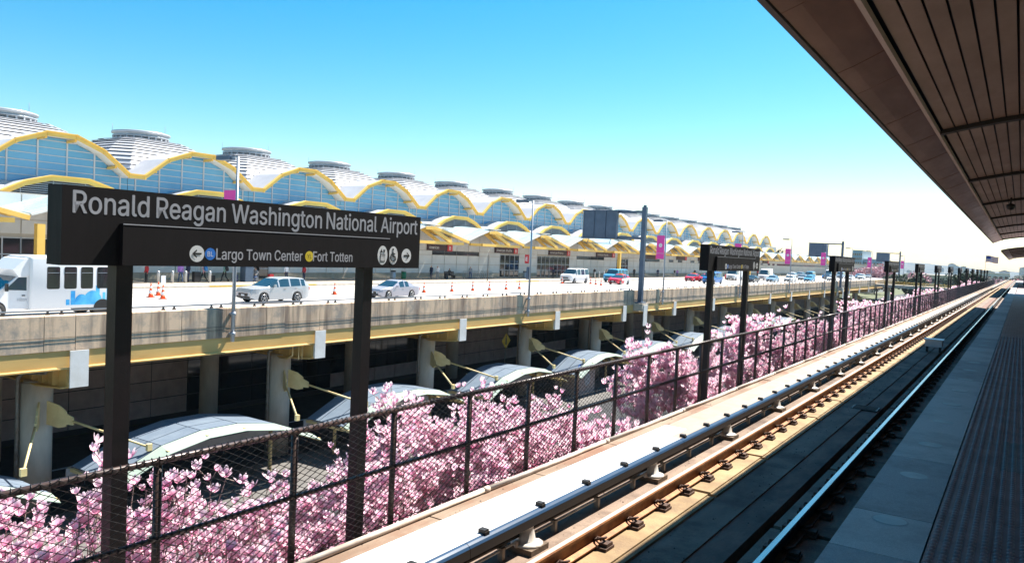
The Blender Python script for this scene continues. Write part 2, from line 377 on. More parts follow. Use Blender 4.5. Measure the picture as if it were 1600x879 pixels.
# grit and flakes scattered on the slab
rg = random.Random(31); gm = MB()
for k in range(1500):
    y = rg.uniform(2.5, 26); x = rg.choice((rg.uniform(-4.15,-3.3), rg.uniform(-2.75,-2.2), rg.uniform(-4.9,-4.1), rg.uniform(-3.5,-3.25))); s_ = rg.uniform(.004,.014); z = .0 if x > -4.3 else .022
    a = rg.uniform(0,3.14); ca, sa = math.cos(a)*s_, math.sin(a)*s_
    gm.add([(x+ca,y+sa,z),(x-sa*.7,y+ca*.7,z),(x-ca,y-sa,z),(x+sa*.7,y-ca*.7,z),(x,y,z+s_*rg.uniform(.5,1.1))], [(0,1,4),(1,2,4),(2,3,4),(3,0,4)], rg.choice((0,0,1,2)))
o = gm.build('grit', [M['trough'], M['slab'], M['fastener']], slab); o['kind'] = 'stuff'
# conduit along the fence foot
cp = empty('conduit', (-4.77,Y0,.03)); tag(cp, 'cream painted conduit pipe running along the foot of the chain link fence', 'pipe')
y = Y0; rr = random.Random(3)
while y < 150:
    MB().tube([(-4.86,y,.055),(-4.86+rr.uniform(-.008,.008),y+1.5,.052+rr.uniform(-.006,.004)),(-4.86,y+2.97,.055)], .03, 10).build('pipe_length', M['pipe'], cp)
    MB().cyl((-4.86,y-.05,.055),(-4.86,y+.05,.055),.036,n=10).build('coupling', M['pipe'], cp)
    y += 3.0
MB().tube([(-4.86,y,.055),(-4.86,Y1,.055)], .03, 8).build('pipe_length', M['pipe'], cp)

# track signal box between the rails
sb = empty('signal_box', (-2.3,29.2,0)); tag(sb, 'small pale grey equipment box standing between the rails far along the track', 'box')
MB().box(-2.56,-2.06,29.0,29.45,.18,.40).box(-2.60,-2.02,28.96,29.5,.40,.43).build('housing', M['lampgrey'], sb)
for x in (-2.5,-2.12): MB().box(x-.03,x+.03,29.1,29.3,0,.18).build('leg', M['steel_dark'], sb)

# ---------------------------------------------------------------- platform
PZ = 1.196
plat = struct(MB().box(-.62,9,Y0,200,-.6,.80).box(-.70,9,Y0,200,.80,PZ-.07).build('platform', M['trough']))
MB().box(-.30,9,Y0,200,PZ-.07,PZ-.018).build('platform_bed', M['tile'], plat)
js = [-4.3,-1.5,1.75,4.56,5.34,7.06,9.91,12.7,15.5]
while js[-1] < 200: js.append(js[-1]+2.85)
for i in range(len(js)-1):
    a, c = js[i]+.003, js[i+1]-.003
    MB().box(-.81,-.362,a,c,PZ-.12,PZ+RND.uniform(-.002,.002)).build('granite_slab', M['granite'] if (i*7) % 5 < 3 else M['granite2'], plat)
disc = MB().lathe((0,0,0), [(.105,0),(.105,.0012),(.095,.0016)], 28, 0, False).mesh('edge_light', M['lens_ring'])
lens = MB().lathe((0,0,.0016), [(.094,0),(.094,.001),(.05,.0013),(.01,.0014)], 28, 0, False).mesh('lens', M['lens'])
for i in range(70):
    d = obj('edge_light', disc, plat, (-.585, 5.22+1.257*(i-5), PZ)); obj('lens', lens, d, (0,0,0))
def tile_mesh(nx, ny, mt, bw):
    t = MB(); s = .3048; t.box(.002,s-.002,.002,s-.002,-.018,0)
    p = s/nx
    for i in range(nx):
        for j in range(ny):
            cx, cy = (i+.5)*p, (j+.5)*p
            t.loft([[(cx+r*math.cos(PI/3*k), cy+r*math.sin(PI/3*k), z) for k in range(6)] for r, z in ((.0195,0),(.017,.008),(.009,.012))], False, 0, True)
            n = len(t.v); t.f.append([n-6+k for k in range(6)]); t.m.append(0); t.s.append(False)
    return t.mesh('tactile_tile', mt)
T1 = tile_mesh(5,5,M['tile'],1); T2 = tile_mesh(5,5,M['tile_grey'],1)
nt_ = 0
for j in range(62):
    y = 3.2 + j*.3048
    for i in range(2 if j > 32 else (5 if j > 14 else 8)):
        x = -.355 + i*.3048
        grey = (13 <= j <= 15 and i > 0) or (j == 12 and i in (2, 3)) or (j == 16 and i in (1, 3))
        if nt_ < 299: obj('tactile_tile', T2 if grey else T1, plat, (x, y, PZ + RND.uniform(-.0015,.0015))); nt_ += 1
# tiles beyond the 300 largest, one joined part with coarser bumps
t = MB(); ys = 3.2
done = lambda i, j: j < 62 and i < (2 if j > 32 else (5 if j > 14 else 8))
for j in range(-22, 220):
    y = 3.2 + j*.3048
    for i in range(0, 10):
        if j < 62 and j >= 0 and done(i, j): continue
        x = -.355 + i*.3048
        t.box(x+.002,x+.3028,y+.002,y+.3028,PZ-.018,PZ)
        if j < 130 and i < 6:
            for a in range(5):
                xx = x+.03+a*.061
                t.prism([(y+.012,PZ),(y+.293,PZ),(y+.285,PZ+.006),(y+.02,PZ+.006)], 'x', xx-.013, xx+.013)
o = t.build('far_tactile_tiles', M['tile'], plat); o['kind'] = 'stuff'

# ---------------------------------------------------------------- platform canopy
def canopy(y0, y1, lab, full, yb):
    c = empty('platform_canopy', (1.5, (y0+y1)/2, PZ)); tag(c, lab, 'canopy', 'station platform canopies')
    K = .92; y0 *= K; y1 *= K; yb = [q*K for q in yb]
    def cq(poly): return [(x*K, 2.75+(z-2.75)*K) for x, z in poly]
    # outer dark edge and fascia panels
    MB().prism(cq([(-2.27,5.235),(-2.20,5.235),(-2.20,5.32),(-2.27,5.36)]), 'y', y0, y1).build('edge_strip', M['canopy_dark'], c)
    n = int((y1-y0)/1.28); L = (y1-y0)/n
    for i in range(n if full else 6):
        LL = L if full else (y1-y0)/6
        a = y0+i*LL+.006; e = a+LL-.012; dz = RND.uniform(-.004,.004)
        pr = [(-2.19,5.262+dz),(-2.0,5.335+dz),(-1.62,5.515+dz),(-1.62,5.545+dz),(-2.0,5.365+dz),(-2.19,5.29+dz)]
        MB().prism(cq(pr), 'y', a, e).build('fascia_panel', M['canopy_panel'], c)
    MB().prism(cq([(-1.61,5.47),(-1.55,5.47),(-1.55,5.56),(-1.61,5.56)]), 'y', y0, y1).build('trim', M['canopy_trim'], c)
    # roof shell above
    def zc(x): return 5.56 + .225*(x+1.55) - .0335*(x+1.55)**2
    xs = [-2.3+.35*k for k in range(32)]
    up = [(x, zc(max(x,-1.55))+.10 + (0 if x > -1.6 else -.3*( -1.6-x))) for x in xs]; dn = [(x, z-.04) for x, z in reversed(up)]
    MB().prism(cq(up+dn), 'y', y0, y1).build('roof_shell', M['canopy_dark'], c)
    # slats
    k = 0; x = -1.50
    while x < 4.6:
        wd = .185; z0, z1 = zc(x), zc(x+wd)
        MB().prism(cq([(x,z0),(x+wd,z1),(x+wd,z1+.02),(x,z0+.02)]), 'y', y0+.02, y1-.02).build('ceiling_slat', M['canopy_slat'], c)
        x += .215
    for y in yb:
        if not (y0 < y < y1): continue
        bm = MB(); ps = [(-1.54+.5*q, zc(-1.54+.5*q)) for q in range(13)]
        bm.prism(cq([(p, z-.085) for p, z in ps] + [(p, z-.003) for p, z in reversed(ps)]), 'y', y-.10, y+.10)
        bm.build('cross_beam', M['canopy_dark'], c)
    for y in (yb if full else yb[:2]):
        if not (y0 < y < y1) or y < 9: continue
        cc = MB().cyl((4.0,y+4,PZ),(4.0,y+4,2.75+(zc(4.3)-2.75)*K-.02),.22,n=14); cc.build('column', M['canopy_slat'], c)
    return c
YB = [-1.7+9.77*k for k in range(30)]
cn = canopy(-7.5, 78.5, 'long brown slatted station canopy overhead on the right', True, YB)
canopy(110, 178, 'smaller brown station canopy farther down the platform', False, [112+9.77*k for k in range(7)])
# camera globe under the canopy
sc_ = empty('security_camera', (-.5,33.7,5.5)); tag(sc_, 'small black security camera hanging under the long station canopy', 'camera')
MB().cyl((-.5,33.7,5.55),(-.5,33.7,5.27),.03,n=8).build('stem', M['black'], sc_)
MB().lathe((-.5,33.7,5.05), [(.02,0),(.1,.03),(.14,.1),(.14,.2),(.05,.24)], 12).build('housing', M['black'], sc_)
# pylon on the platform
py = empty('platform_pylon', (.35,118,PZ)); tag(py, 'dark platform pylon with a red band under the far canopy', 'pylon')
MB().box(.2,.7,117.8,118.2,PZ,PZ+2.4).build('shaft', M['black'], py); MB().box(.17,.73,117.77,118.23,PZ+2.4,PZ+3.5).build('band', M['redsign'], py)

# ---------------------------------------------------------------- chain link fence
FX, FTOP, PS = -5.0, 1.145, 1.232
fence = empty('chain_link_fence', (FX, 0, 0)); tag(fence, 'brown chain link fence with rails along the far side of the track', 'fence')
def fence_panel(fine, r):
    p = MB(); pitch = .056; h0, h1 = .035, FTOP+.045; n = int(PS/pitch); am = pitch*.53
    step = pitch*.52
    for i in range(n+1):
        x = i*PS/n; pts = []; z = h0; k = i % 2
        j = 0
        while z < h1 + .001:
            sgn = 1 if (j+k) % 2 == 0 else -1
            pts.append((.0035*(1 if sgn > 0 else -1), x + sgn*am, z)); z += step; j += 1
        p.tube(pts, r, 4 if fine else 3, 0, False, True)
    return p.mesh('mesh_panel', M['wire'] if fine else M['wire_far'])
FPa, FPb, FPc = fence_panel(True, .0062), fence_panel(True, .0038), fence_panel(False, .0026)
postm = MB().cyl((0,0,-.5),(0,0,FTOP-.01),.030,n=10).lathe((0,0,FTOP-.03), [(.034,0),(.034,.04)], 10).mesh('post', M['fence'])
bandm = MB().cyl((0,0,-.02),(0,0,.02),.036,n=10).mesh('tension_band', M['fence'])
y = 3.136 - 5*PS; i = 0
while y < 200:
    p = obj('post', postm, fence, (FX-.012, y, 0))
    if y < 16: obj('tension_band', bandm, p, (0,0,.585))
    obj('mesh_panel', FPa if y < 8.5 else FPb if y < 24 else FPc, fence, (FX+.034, y, 0))
    y += PS; i += 1
YF = y
for a in range(-1, 33):
    MB().tube([(FX,a*6.1,FTOP),(FX,a*6.1+6.095,FTOP)], .0235, 10).build('top_rail', M['fence'], fence)
    MB().tube([(FX,a*6.1,.585),(FX,a*6.1+6.095,.585)], .021, 8).build('middle_rail', M['fence'], fence)
MB().tube([(FX+.034,-6,.05),(FX+.034,YF,.05)], .004, 4).build('bottom_wire', M['wire'], fence)
# wire wrapped round the two rails near the camera
wr = MB()
for zz, rr_ in ((FTOP,.030),(.585,.0275)):
    yy = -1.0
    while yy < 24:
        wr.tube([(FX+rr_*math.cos(t_), yy+.009*t_, zz+rr_*math.sin(t_)) for t_ in [q*PI/4 - .4 for q in range(8)]], .0036, 3, 0, False, True); yy += .0565
o = wr.build('wire_ties', M['wire'], fence); o['kind'] = 'stuff'

# ================================================================ STATION SIGNS
FONT = None
try:
    import os
    _p = os.path.join(bpy.utils.system_resource('DATAFILES'), 'fonts', 'Inter.woff2')   # the sans serif that ships with Blender
    if os.path.exists(_p): FONT = bpy.data.fonts.load(_p)
except Exception: FONT = None
def text_raw(txt):
    cu = bpy.data.curves.new('txt', 'FONT'); cu.body = txt; cu.font = FONT or cu.font; cu.size = 1.0; cu.resolution_u = 3; cu.fill_mode = 'FRONT'
    o = bpy.data.objects.new('txt', cu); COL.objects.link(o); bpy.context.view_layer.update()
    me = bpy.data.meshes.new_from_object(o.evaluated_get(bpy.context.evaluated_depsgraph_get()))
    vs = [(v.co.x, v.co.y) for v in me.vertices]; fs = [list(p.vertices) for p in me.polygons]
    bpy.data.objects.remove(o); bpy.data.curves.remove(cu); bpy.data.meshes.remove(me)
    return vs, fs
CAPH = max(v[1] for v in text_raw('H')[0])
def text_mb(txt, h, width=None):
    vs, fs = text_raw(txt); x0 = min(v[0] for v in vs); x1 = max(v[0] for v in vs)
    s = h/CAPH; sx = s if width is None else width/(x1-x0)
    return [((v[0]-x0)*sx, v[1]*s) for v in vs], fs
def put_text(mb, txt, o, ux, h, width=None, bold=.02, mi=0, center=False, uz=(0,0,1)):
    """letters as thin layered faces; extra layers a hair apart make the strokes heavier"""
    pts, fs = text_mb(txt, h, width); wd = max(p[0] for p in pts); off = wd/2 if center else 0
    ux, uz, o = Vector(ux), Vector(uz), Vector(o); nrm = ux.cross(uz); d = bold*h*1.6
    for k, (sx, sz) in enumerate(((0,0),(-1,0),(1,0),(0,.7),(0,-.7)) if bold > .012 else ((0,0),)):
        mb.add([o + ux*(p[0]-off+sx*d) + uz*(p[1]+sz*d) + nrm*(.00012*k) for p in pts], fs, mi)
    return wd
def disc_yz(mb, x, y, z, r, mi=0, ry=None, n=24):
    ry = r if ry is None else ry
    mb.add([(x, y+ry*math.cos(2*PI*k/n), z+r*math.sin(2*PI*k/n)) for k in range(n)], [tuple(range(n))], mi)
def poly_yz(mb, x, pts, mi=0): mb.add([(x, p[0], p[1]) for p in pts], [tuple(range(len(pts)))], mi)
M['bl_blue'] = mat('line_dot_blue', (.02,.16,.55), rough=.5); M['yl_yellow'] = mat('line_dot_yellow', (.62,.47,.03), rough=.5)
SX = -5.19   # front plane of the sign box
def make_sign():
    # local coords: origin at the sign's near lower left, y along the track
    r = bpy.data.objects.new('station_sign', None); COL.objects.link(r)
    L, zb, zt = 3.55, 2.515, 3.04
    bx = MB(); bx.box(SX-.185,SX,0,L,zb,zt).build('sign_box', M['signbox'], r)
    lp = MB().box(SX+.0005,SX+.045,.385,3.05,zb+.003,2.806); lp_o = lp.build('lower_panel', M['signbox'], r)
    MB().box(SX+.0452,SX+.047,.385,3.05,2.799,2.806).build('panel_lip', M['letter'], lp_o)
    for py_ in (.455, 2.865):
        p = MB().box(SX-.16,SX-.045,py_-.06,py_+.06,-.6,zb); p.build('post', M['signpost'], r)
        MB().box(SX-.034,SX-.028,py_-.04,py_+.04,-.6,zb).build('post_web', M['black'], r) if False else None
    x = SX+.0007
    wm = [text_mb(q, .145)[0] for q in ('Ronald','Reagan','Washington','National','Airport')]; wl = [max(p[0] for p in q) for q in wm]
    kx = (3.43 - 4*.058)/sum(wl); yy = .07
    for q, l_ in zip(('Ronald','Reagan','Washington','National','Airport'), wl):
        t = MB(); put_text(t, q, (x, yy, 2.862), (0,1,0), .145, l_*kx, .014); t.build('name_lettering', M['letter'], r); yy += l_*kx + .058
    x2 = SX+.0457
    t = MB(); put_text(t, 'Largo Town Center', (x2, 1.12, 2.572), (0,1,0), .083, .845, .015); t.build('destination_text', M['letter'], lp_o)
    t = MB(); put_text(t, 'Fort Totten', (x2, 2.085, 2.572), (0,1,0), .083, .47, .015); t.build('destination_text', M['letter'], lp_o)
    # arrows and symbols
    def arrow(y, z, s, xx, par_, d):
        a = MB(); disc_yz(a, xx, y, z, s, 0); 
        for k, pts in enumerate(([(.6,.11),(-.6,.11),(-.6,-.11),(.6,-.11)], [(-.66,0),(-.08,.52),(-.02,.36),(-.38,0)], [(-.66,0),(-.38,0),(-.02,-.36),(-.08,-.52)])):
            pts = [(y + d*s*p[0], z + s*p[1]) for p in pts]
            poly_yz(a, xx+.002+.0004*k, pts if d < 0 else pts, 1)
        a.build('arrow_symbol', [M['letter_white'], M['black']], par_)
    arrow(.955, 2.612, .062, x2, lp_o, 1)
    a = MB(); disc_yz(a, x2, 1.068, 2.612, .046, 0); put_text(a, 'BL', (x2+.002, 1.068, 2.594), (0,1,0), .037, .05, .01, 1, True); a.build('line_symbol', [M['bl_blue'], M['letter_white']], lp_o)
    a = MB(); disc_yz(a, x2, 2.042, 2.612, .046, 0); put_text(a, 'YL', (x2+.002, 2.042, 2.594), (0,1,0), .037, .05, .01, 1, True); a.build('line_symbol', [M['yl_yellow'], M['black']], lp_o)
    # lift
    a = MB(); yy, zz = 2.955, 2.640; disc_yz(a, x2, yy, zz, .092, 0, .068)
    poly_yz(a, x2+.002, [(yy-.034,zz-.065),(yy+.034,zz-.065),(yy+.034,zz+.012),(yy-.034,zz+.012)], 1)
    for k in (-1, 0, 1): poly_yz(a, x2+.0026, [(yy+k*.019-.007,zz-.055),(yy+k*.019+.007,zz-.055),(yy+k*.019+.007,zz-.012),(yy+k*.019-.007,zz-.012)], 0); disc_yz(a, x2+.0026, yy+k*.019, zz-.002, .007, 0, n=10)
    for k, d in ((-1, 1), (1, -1)):
        poly_yz(a, x2+.002, [(yy+k*.019-.016,zz+.04-d*.014),(yy+k*.019+.016,zz+.04-d*.014),(yy+k*.019,zz+.04+d*.024)][::d], 1)
    a.build('lift_symbol', [M['letter_white'], M['black']], lp_o)
    # wheelchair
    a = MB(); yy, zz = 3.155, 2.640; disc_yz(a, x, yy, zz, .090, 0, .066); disc_yz(a, x+.002, yy-.006, zz+.058, .012, 1, n=12)
    a.beam((x+.003,yy-.008,zz+.04),(x+.003,yy-.004,zz-.012), .003, .014, 1, (0,1,0)); a.beam((x+.003,yy-.004,zz+.016),(x+.003,yy+.026,zz+.016), .003, .010, 1)
    a.beam((x+.003,yy-.004,zz-.010),(x+.003,yy+.024,zz-.010), .003, .012, 1); a.beam((x+.003,yy+.024,zz-.010),(x+.003,yy+.036,zz-.048), .003, .012, 1, (0,1,0))
    arc = [(yy-.006+.034*math.cos(t_), zz-.022+.036*math.sin(t_)) for t_ in [PI*.62+q*PI*1.15/9 for q in range(10)]]
    for p_, q_ in zip(arc, arc[1:]): a.beam((x+.0035,p_[0],p_[1]),(x+.0035,q_[0],q_[1]), .003, .009, 1)
    a.build('wheelchair_symbol', [M['letter_white'], M['black']], r)
    arrow(3.35, 2.640, .072, x, r, -1)
    return r
sg = make_sign()
NS = 14
sl_ = ['large station name sign nearest the camera, filling the left of the view'] + ['%s station name sign along the fence, counting from the camera' % ORD[k] for k in range(1, NS)]
for k in range(NS):
    o = sg if k == 0 else copy_tree(sg)
    o.location = (0, 2.53 + 12.33*k, 0); tag(o, sl_[k], 'sign', 'station name signs in a row behind the fence')

# ================================================================ MAGNOLIAS
def petal_material():
    m = bpy.data.materials.new('magnolia_petal'); m.use_nodes = True; t = m.node_tree; N = t.nodes; L = t.links; bs = N['Principled BSDF']
    at = N.new('ShaderNodeAttribute'); at.attribute_name = 'tint'
    sp = N.new('ShaderNodeSeparateColor'); L.new(at.outputs['Color'], sp.inputs[0])
    r = N.new('ShaderNodeValToRGB'); e = r.color_ramp.elements; e[0].position = .0; e[0].color = (.66,.11,.31,1); e[1].position = .85; e[1].color = (.91,.79,.83,1)
    k = e.new(.45); k.color = (.84,.43,.59,1)
    L.new(sp.outputs[0], r.inputs[0])
    mx = N.new('ShaderNodeMix'); mx.data_type = 'RGBA'; mx.inputs[7].default_value = (.90,.74,.79,1); L.new(sp.outputs[1], mx.inputs[0]); L.new(r.outputs[0], mx.inputs[6])
    L.new(mx.outputs[2], bs.inputs['Base Color']); bs.inputs['Roughness'].default_value = .55
    tl = N.new('ShaderNodeBsdfTranslucent'); L.new(mx.outputs[2], tl.inputs[0]); ms = N.new('ShaderNodeMixShader'); ms.inputs[0].default_value = .64
    L.new(bs.outputs[0], ms.inputs[1]); L.new(tl.outputs[0], ms.inputs[2]); L.new(ms.outputs[0], N['Material Output'].inputs[0])
    return m
M['petal'] = petal_material()
M['bud'] = mat('magnolia_bud', (.30,.27,.20), (.2,.16,.11), 20, .8)
def blossom(rr, open_, size, npet=7):
    """a tulip shaped blossom pointing to +z; returns verts, faces, tints"""
    vs, fs, ts = [], [], []
    for k in range(npet):
        a = 2*PI*k/npet + rr.uniform(-.2,.2); op = open_*rr.uniform(.7,1.35) * (1.25 if k % 2 else .8); wv = rr.uniform(.9,1.15)
        prof = [(.06,.0,.16),(.36+.08*op,.26,.46),(.42+.26*op,.64,.50),(.30+.50*op,.98,.30)]
        b0 = len(vs)
        for q, (rad, z, hw) in enumerate(prof):
            for s_ in (-1, 0, 1):
                ang = a + s_*hw*wv*(1.15 if q < 3 else .8)/max(rad+.30,.3)*.66
                rr2 = rad*(1 if s_ == 0 else .93); vs.append((size*rr2*math.cos(ang), size*rr2*math.sin(ang), size*(z-(0 if s_ == 0 else .05*q/3)))); ts.append(q/3.0)
        for q in range(3):
            for s_ in range(2):
                i0 = b0+q*3+s_; fs.append((i0, i0+1, i0+4, i0+3))
    return vs, fs, ts
BV = []
_r = random.Random(21)
for k in range(7): BV.append(blossom(_r, [.15,.3,.45,.6,.8,1.0,.25][k], 1.0, 6 + (k % 2)))
def blossom_mesh(items, name):
    """items: (matrix, variant, palette)"""
    V, Fc, T = [], [], []
    for mtx, k, pl in items:
        vs, fs, ts = BV[k]; b0 = len(V)
        for v in vs: V.append(tuple(mtx @ Vector(v)))
        Fc += [tuple(i+b0 for i in f) for f in fs]; T += [(t_, pl) for t_ in ts]
    me = bpy.data.meshes.new(name); me.from_pydata(V, [], Fc)
    ca = me.color_attributes.new('tint', 'FLOAT_COLOR', 'POINT')
    buf = []
    for t_, pl in T: buf += [t_, pl, 0, 1]
    ca.data.foreach_set('color', buf)
    me.polygons.foreach_set('use_smooth', [True]*len(Fc)); me.materials.append(M['petal']); me.update(); return me
SINGLE = [blossom_mesh([(Matrix(), k, p)], 'blossom') for k in range(7) for p in (.0, .25, .6)]
def grow(rr, height, spread, nblos):
    """multi-stemmed magnolia: list of branch polylines and blossom sites (pos, dir)"""
    br, sites = [], []
    def rec(p, d, ln, rad, lev):
        pts = [p]; rs = [rad]; n = 4; q = p.copy(); dd = d.copy()
        for i in range(n):
            dd = (dd + Vector((rr.uniform(-1,1), rr.uniform(-1,1), rr.uniform(-.3,1.0)))*.16).normalized()
            q = q + dd*ln/n; pts.append(q.copy()); rs.append(rad*(1-.55*(i+1)/n))
            if lev >= 2 and rr.random() < (.5 if lev == 2 else .9): sites.append((q + Vector((rr.uniform(-1,1),rr.uniform(-1,1),rr.uniform(-.3,1)))*.06, dd, q.copy()))
            if lev == 1 and i > 0 and rr.random() < .8:
                rec(q, (dd*.5 + Vector((rr.uniform(-1,1), rr.uniform(-1,1), rr.uniform(0,.7)))).normalized(), ln*rr.uniform(.4,.6), rs[-1]*.5, 3)
        br.append((pts, rs, lev)); sites.append((q, dd, q.copy()))
        if lev < 4:
            for _ in range(3 if lev < 3 else 2):
                nd = (dd*.8 + Vector((rr.uniform(-1,1)*spread, rr.uniform(-1,1)*spread, rr.uniform(-.15,.6)))).normalized()
                rec(q, nd, ln*rr.uniform(.55,.8), rs[-1]*.75, lev+1)
    for s_ in range(4):
        a = s_*PI/2 + rr.uniform(-.4,.4)
        rec(Vector((.12*math.cos(a), .12*math.sin(a), 0)), Vector((.38*math.cos(a), .38*math.sin(a), 1)).normalized(), height*.36, .055, 0)
    return br, sites
def magnolia(seed, height, spread, nmax, singles, big=1.0):
    rr = random.Random(seed); br, sites = grow(rr, height, spread, nmax)
    zt = max(s[0].z for s in sites); k = height/zt; rmax = max(math.hypot(s[0].x, s[0].y) for s in sites)
    kr = min(1.0, spread*height*.40/rmax) if rmax > 0 else 1
    S = lambda v: Vector((v.x*kr, v.y*kr, v.z*k))
    tm = MB(); tw = MB()
    for pts, rs, lev in br: (tm if lev < 2 else tw).tube([S(p) for p in pts], [max(.005, r) for r in rs], 6 if lev < 2 else 4, 0, False, True)
    items = []
    vis = [s for s in sites if S(s[0]).z > height*.36]
    rr.shuffle(vis)
    pool = []
    for p, d, q in vis:
        for c in range(rr.choice((1,2,2,3))):
            off = Vector((rr.uniform(-1,1),rr.uniform(-1,1),rr.uniform(-.5,1)))*(.02 if c == 0 else .17)
            pool.append((S(p)+off, d, S(q)))
    pool = pool[:nmax]
    for p, d, q in pool:
        up = (d*.35 + Vector((rr.uniform(-.6,.6), rr.uniform(-.6,.6), 1.0))).normalized()
        size = rr.uniform(.060,.096)*big; v = rr.choice((0,1,1,2,2,3,4,4,5,6)); pl = rr.choice((0,.0,.25,.25,.6))
        mtx = Matrix.Translation(p) @ up.to_track_quat('Z', 'Y').to_matrix().to_4x4() @ Matrix.Rotation(rr.uniform(0,6.28), 4, 'Z') @ Matrix.Scale(size, 4)
        items.append((mtx, v, pl))
        tw.tube([q, p], [.0055,.004], 3, 0, False, True)
    me_t = tm.mesh('trunk', M['bark']); me_w = tw.mesh('twigs', M['bark'])
    return me_t, me_w, items
def plant_tree(seed, pos, height, spread, nmax, label, near, rz=0, meshes=None):
    t = bpy.data.objects.new('magnolia_tree', None); COL.objects.link(t); t.location = pos; t.rotation_euler.z = rz
    if meshes is not None: f_ = RND.uniform(.9,1.08); t.scale = (f_, f_, f_)
    tag(t, label, 'tree', 'pink magnolias behind the chain link fence')
    if meshes is None:
        a, w_, items = magnolia(seed, height, spread, nmax, near, 1.0 if pos[1] < 11 else 1.35)
        if near:
            cl = Matrix.Rotation(-rz, 4, 'Z') @ (Vector((-.3,0,2.7)) - Vector(pos))
            items.sort(key=lambda it: (it[0].translation - cl).length)
            head, rest = items[:near], items[near:]
        else: head, rest = [], items
        c = blossom_mesh(rest, 'crown')
    else: a, w_, c = meshes; head = []
    obj('trunk', a, t); tw = obj('twigs', w_, t); tw['kind'] = 'stuff'; cr = obj('crown', c, t); cr['kind'] = 'stuff'
    for mtx, v, pl in head:
        o = obj('blossom', SINGLE[v*3 + {0:0,.0:0,.25:1,.6:2}[pl]], t); o.matrix_basis = mtx
    return a, w_, c
BZ = -4.4   # planted bank the trees stand on
struct(MB().prism([(-5.6,BZ),(-11.5,BZ),(-14.5,GZ),(-5.6,GZ)], 'y', -30, 330).build('planted_bank', M['mulch']))
# nearest trees: seed, x, y, height above bank
TREES = [(1,-6.9,1.4,5.0,.95,1900,250), (2,-6.9,2.95,5.3,.85,2300,300), (3,-6.6,4.1,5.15,.70,1800,300), (12,-6.6,5.8,4.6,.72,1800,300), (4,-6.6,7.2,4.85,.85,2300,300), (5,-6.9,8.8,5.1,.80,2600,250), (6,-6.7,10.5,4.95,.88,2300,150), (7,-6.6,12.2,4.35,.85,1100,0), (8,-6.6,14.4,3.85,.8,900,0), (9,-7.0,17.0,5.25,.70,1000,0), (10,-6.8,19.8,4.7,.85,1000,0), (11,-7.0,22.6,4.9,.8,1000,0)]
tl_ = ['pink magnolia cut off at the lower left corner', 'pink magnolia behind the first post of the nearest sign', 'slim pink magnolia just right of the first sign post', 'low pink magnolia midway between the posts of the nearest sign', 'pink magnolia behind the second post of the nearest sign', 'full pink magnolia just right of the nearest sign, tallest of the near ones', 'dense pink magnolia in the middle of the view behind the fence', 'pink magnolia left of the gap in the blossoms', 'low pink magnolia under the gap where the lower pavement shows', 'tall pink magnolia rising over the fence before the second station sign', 'pink magnolia behind the posts of the second station sign', 'pink magnolia rising just past the second station sign']
keep = []
for i, (s_, x, y, h, spd, nb, nr) in enumerate(TREES):
    keep.append(plant_tree(s_, (x, y, BZ), h, spd, nb, tl_[i], nr, RND.uniform(0, 6.28)))
y = 25.4; k = 12
while y < 175:
    h = RND.uniform(4.9, 5.6); src = keep[(9, 10, 11, 9)[k % 4]]
    plant_tree(0, (-7.2+RND.uniform(-.3,.3), y, BZ - .1), 5, .7, 0, '%s pink magnolia along the fence, counting from the near end' % (ORD[k] if k < 20 else ('twenty-' + ORD[k-20] if k < 30 else 'thirty-' + ORD[k-30] if k < 40 else 'forty-' + ORD[k-40])), 0, RND.uniform(0,6.28), src)
    y += RND.uniform(2.6, 3.5) if y < 70 else RND.uniform(4.5, 6.5); k += 1

# ================================================================ UPPER ROADWAY
RZ, PX = -1.60, -33.0
YA, YE = -25.0, 330.0
road = struct(MB().box(-57.0,-33.36,YA,YE,-2.25,RZ).build('upper_road', M['road']))
# lane joints and worn lines in the concrete deck
for k in range(14):
    y = 4 + k*13.37; MB().box(-56.9,-33.4,y-.03,y+.03,RZ,RZ+.004).build('expansion_joint', M['joint'], road)
for x in (-40.6,-48.2):
    for k in range(60):
        y = -20 + k*5.2; MB().box(x-.06,x+.06,y,y+2.2,RZ+.001,RZ+.0055).build('lane_mark', M['white'], road)
walk = struct(MB().box(-66.3,-57.25,YA,YE,-2.25,-1.45).build('terminal_pavement', M['sidewalk']))
for i in range(60):
    y = YA + i*5.9; MB().box(-57.249,-57.0,y+.01,y+5.89,-2.2,-1.452).build('kerb_stone', M['curb_yellow'] if i in (11, 12, 19) else M['cap'], walk)
for k in range(30): MB().box(-65.9,-57.3,2+k*4.45,2.05+k*4.45,-1.449,-1.446).build('pavement_joint', M['joint'], walk)

via = empty('roadway_viaduct', (-36, 60, GZ)); tag(via, 'elevated airport roadway with stained concrete parapet, yellow girder and round columns', 'viaduct')
y = YA; i = 0; rp = random.Random(9)
YPE = 318.0
pz0, pz1 = -2.30, -.80
while y < YPE:
    L = 2.45 if i % 5 != 3 else 1.25
    if y > 200: L = 6
    e = rp.uniform(0,.012)
    MB().prism([(PX-.34,pz0),(PX+e,pz0),(PX+e,-1.975),(PX+e-.012,-1.96),(PX+e,-1.945),(PX+e,pz1-.05),(PX-.05+e,pz1),(PX-.34,pz1)], 'y', y+.012, y+L-.012).build('parapet_panel', M['parapet'], via)
    y += L; i += 1
MB().box(PX-.33,PX-.03,YA,YPE,pz0+.02,pz1-.02).build('parapet_core', M['joint'], via)
MB().tube([(PX+.020,YA,-1.74),(PX+.020,YPE,-1.74)], .008, 5).build('cable', M['frame_dark'], via)
MB().tube([(PX+.019,YA,-1.90),(PX+.019,60,-1.895),(PX+.019,YPE,-1.90)], .007, 5).build('cable', M['frame_dark'], via)
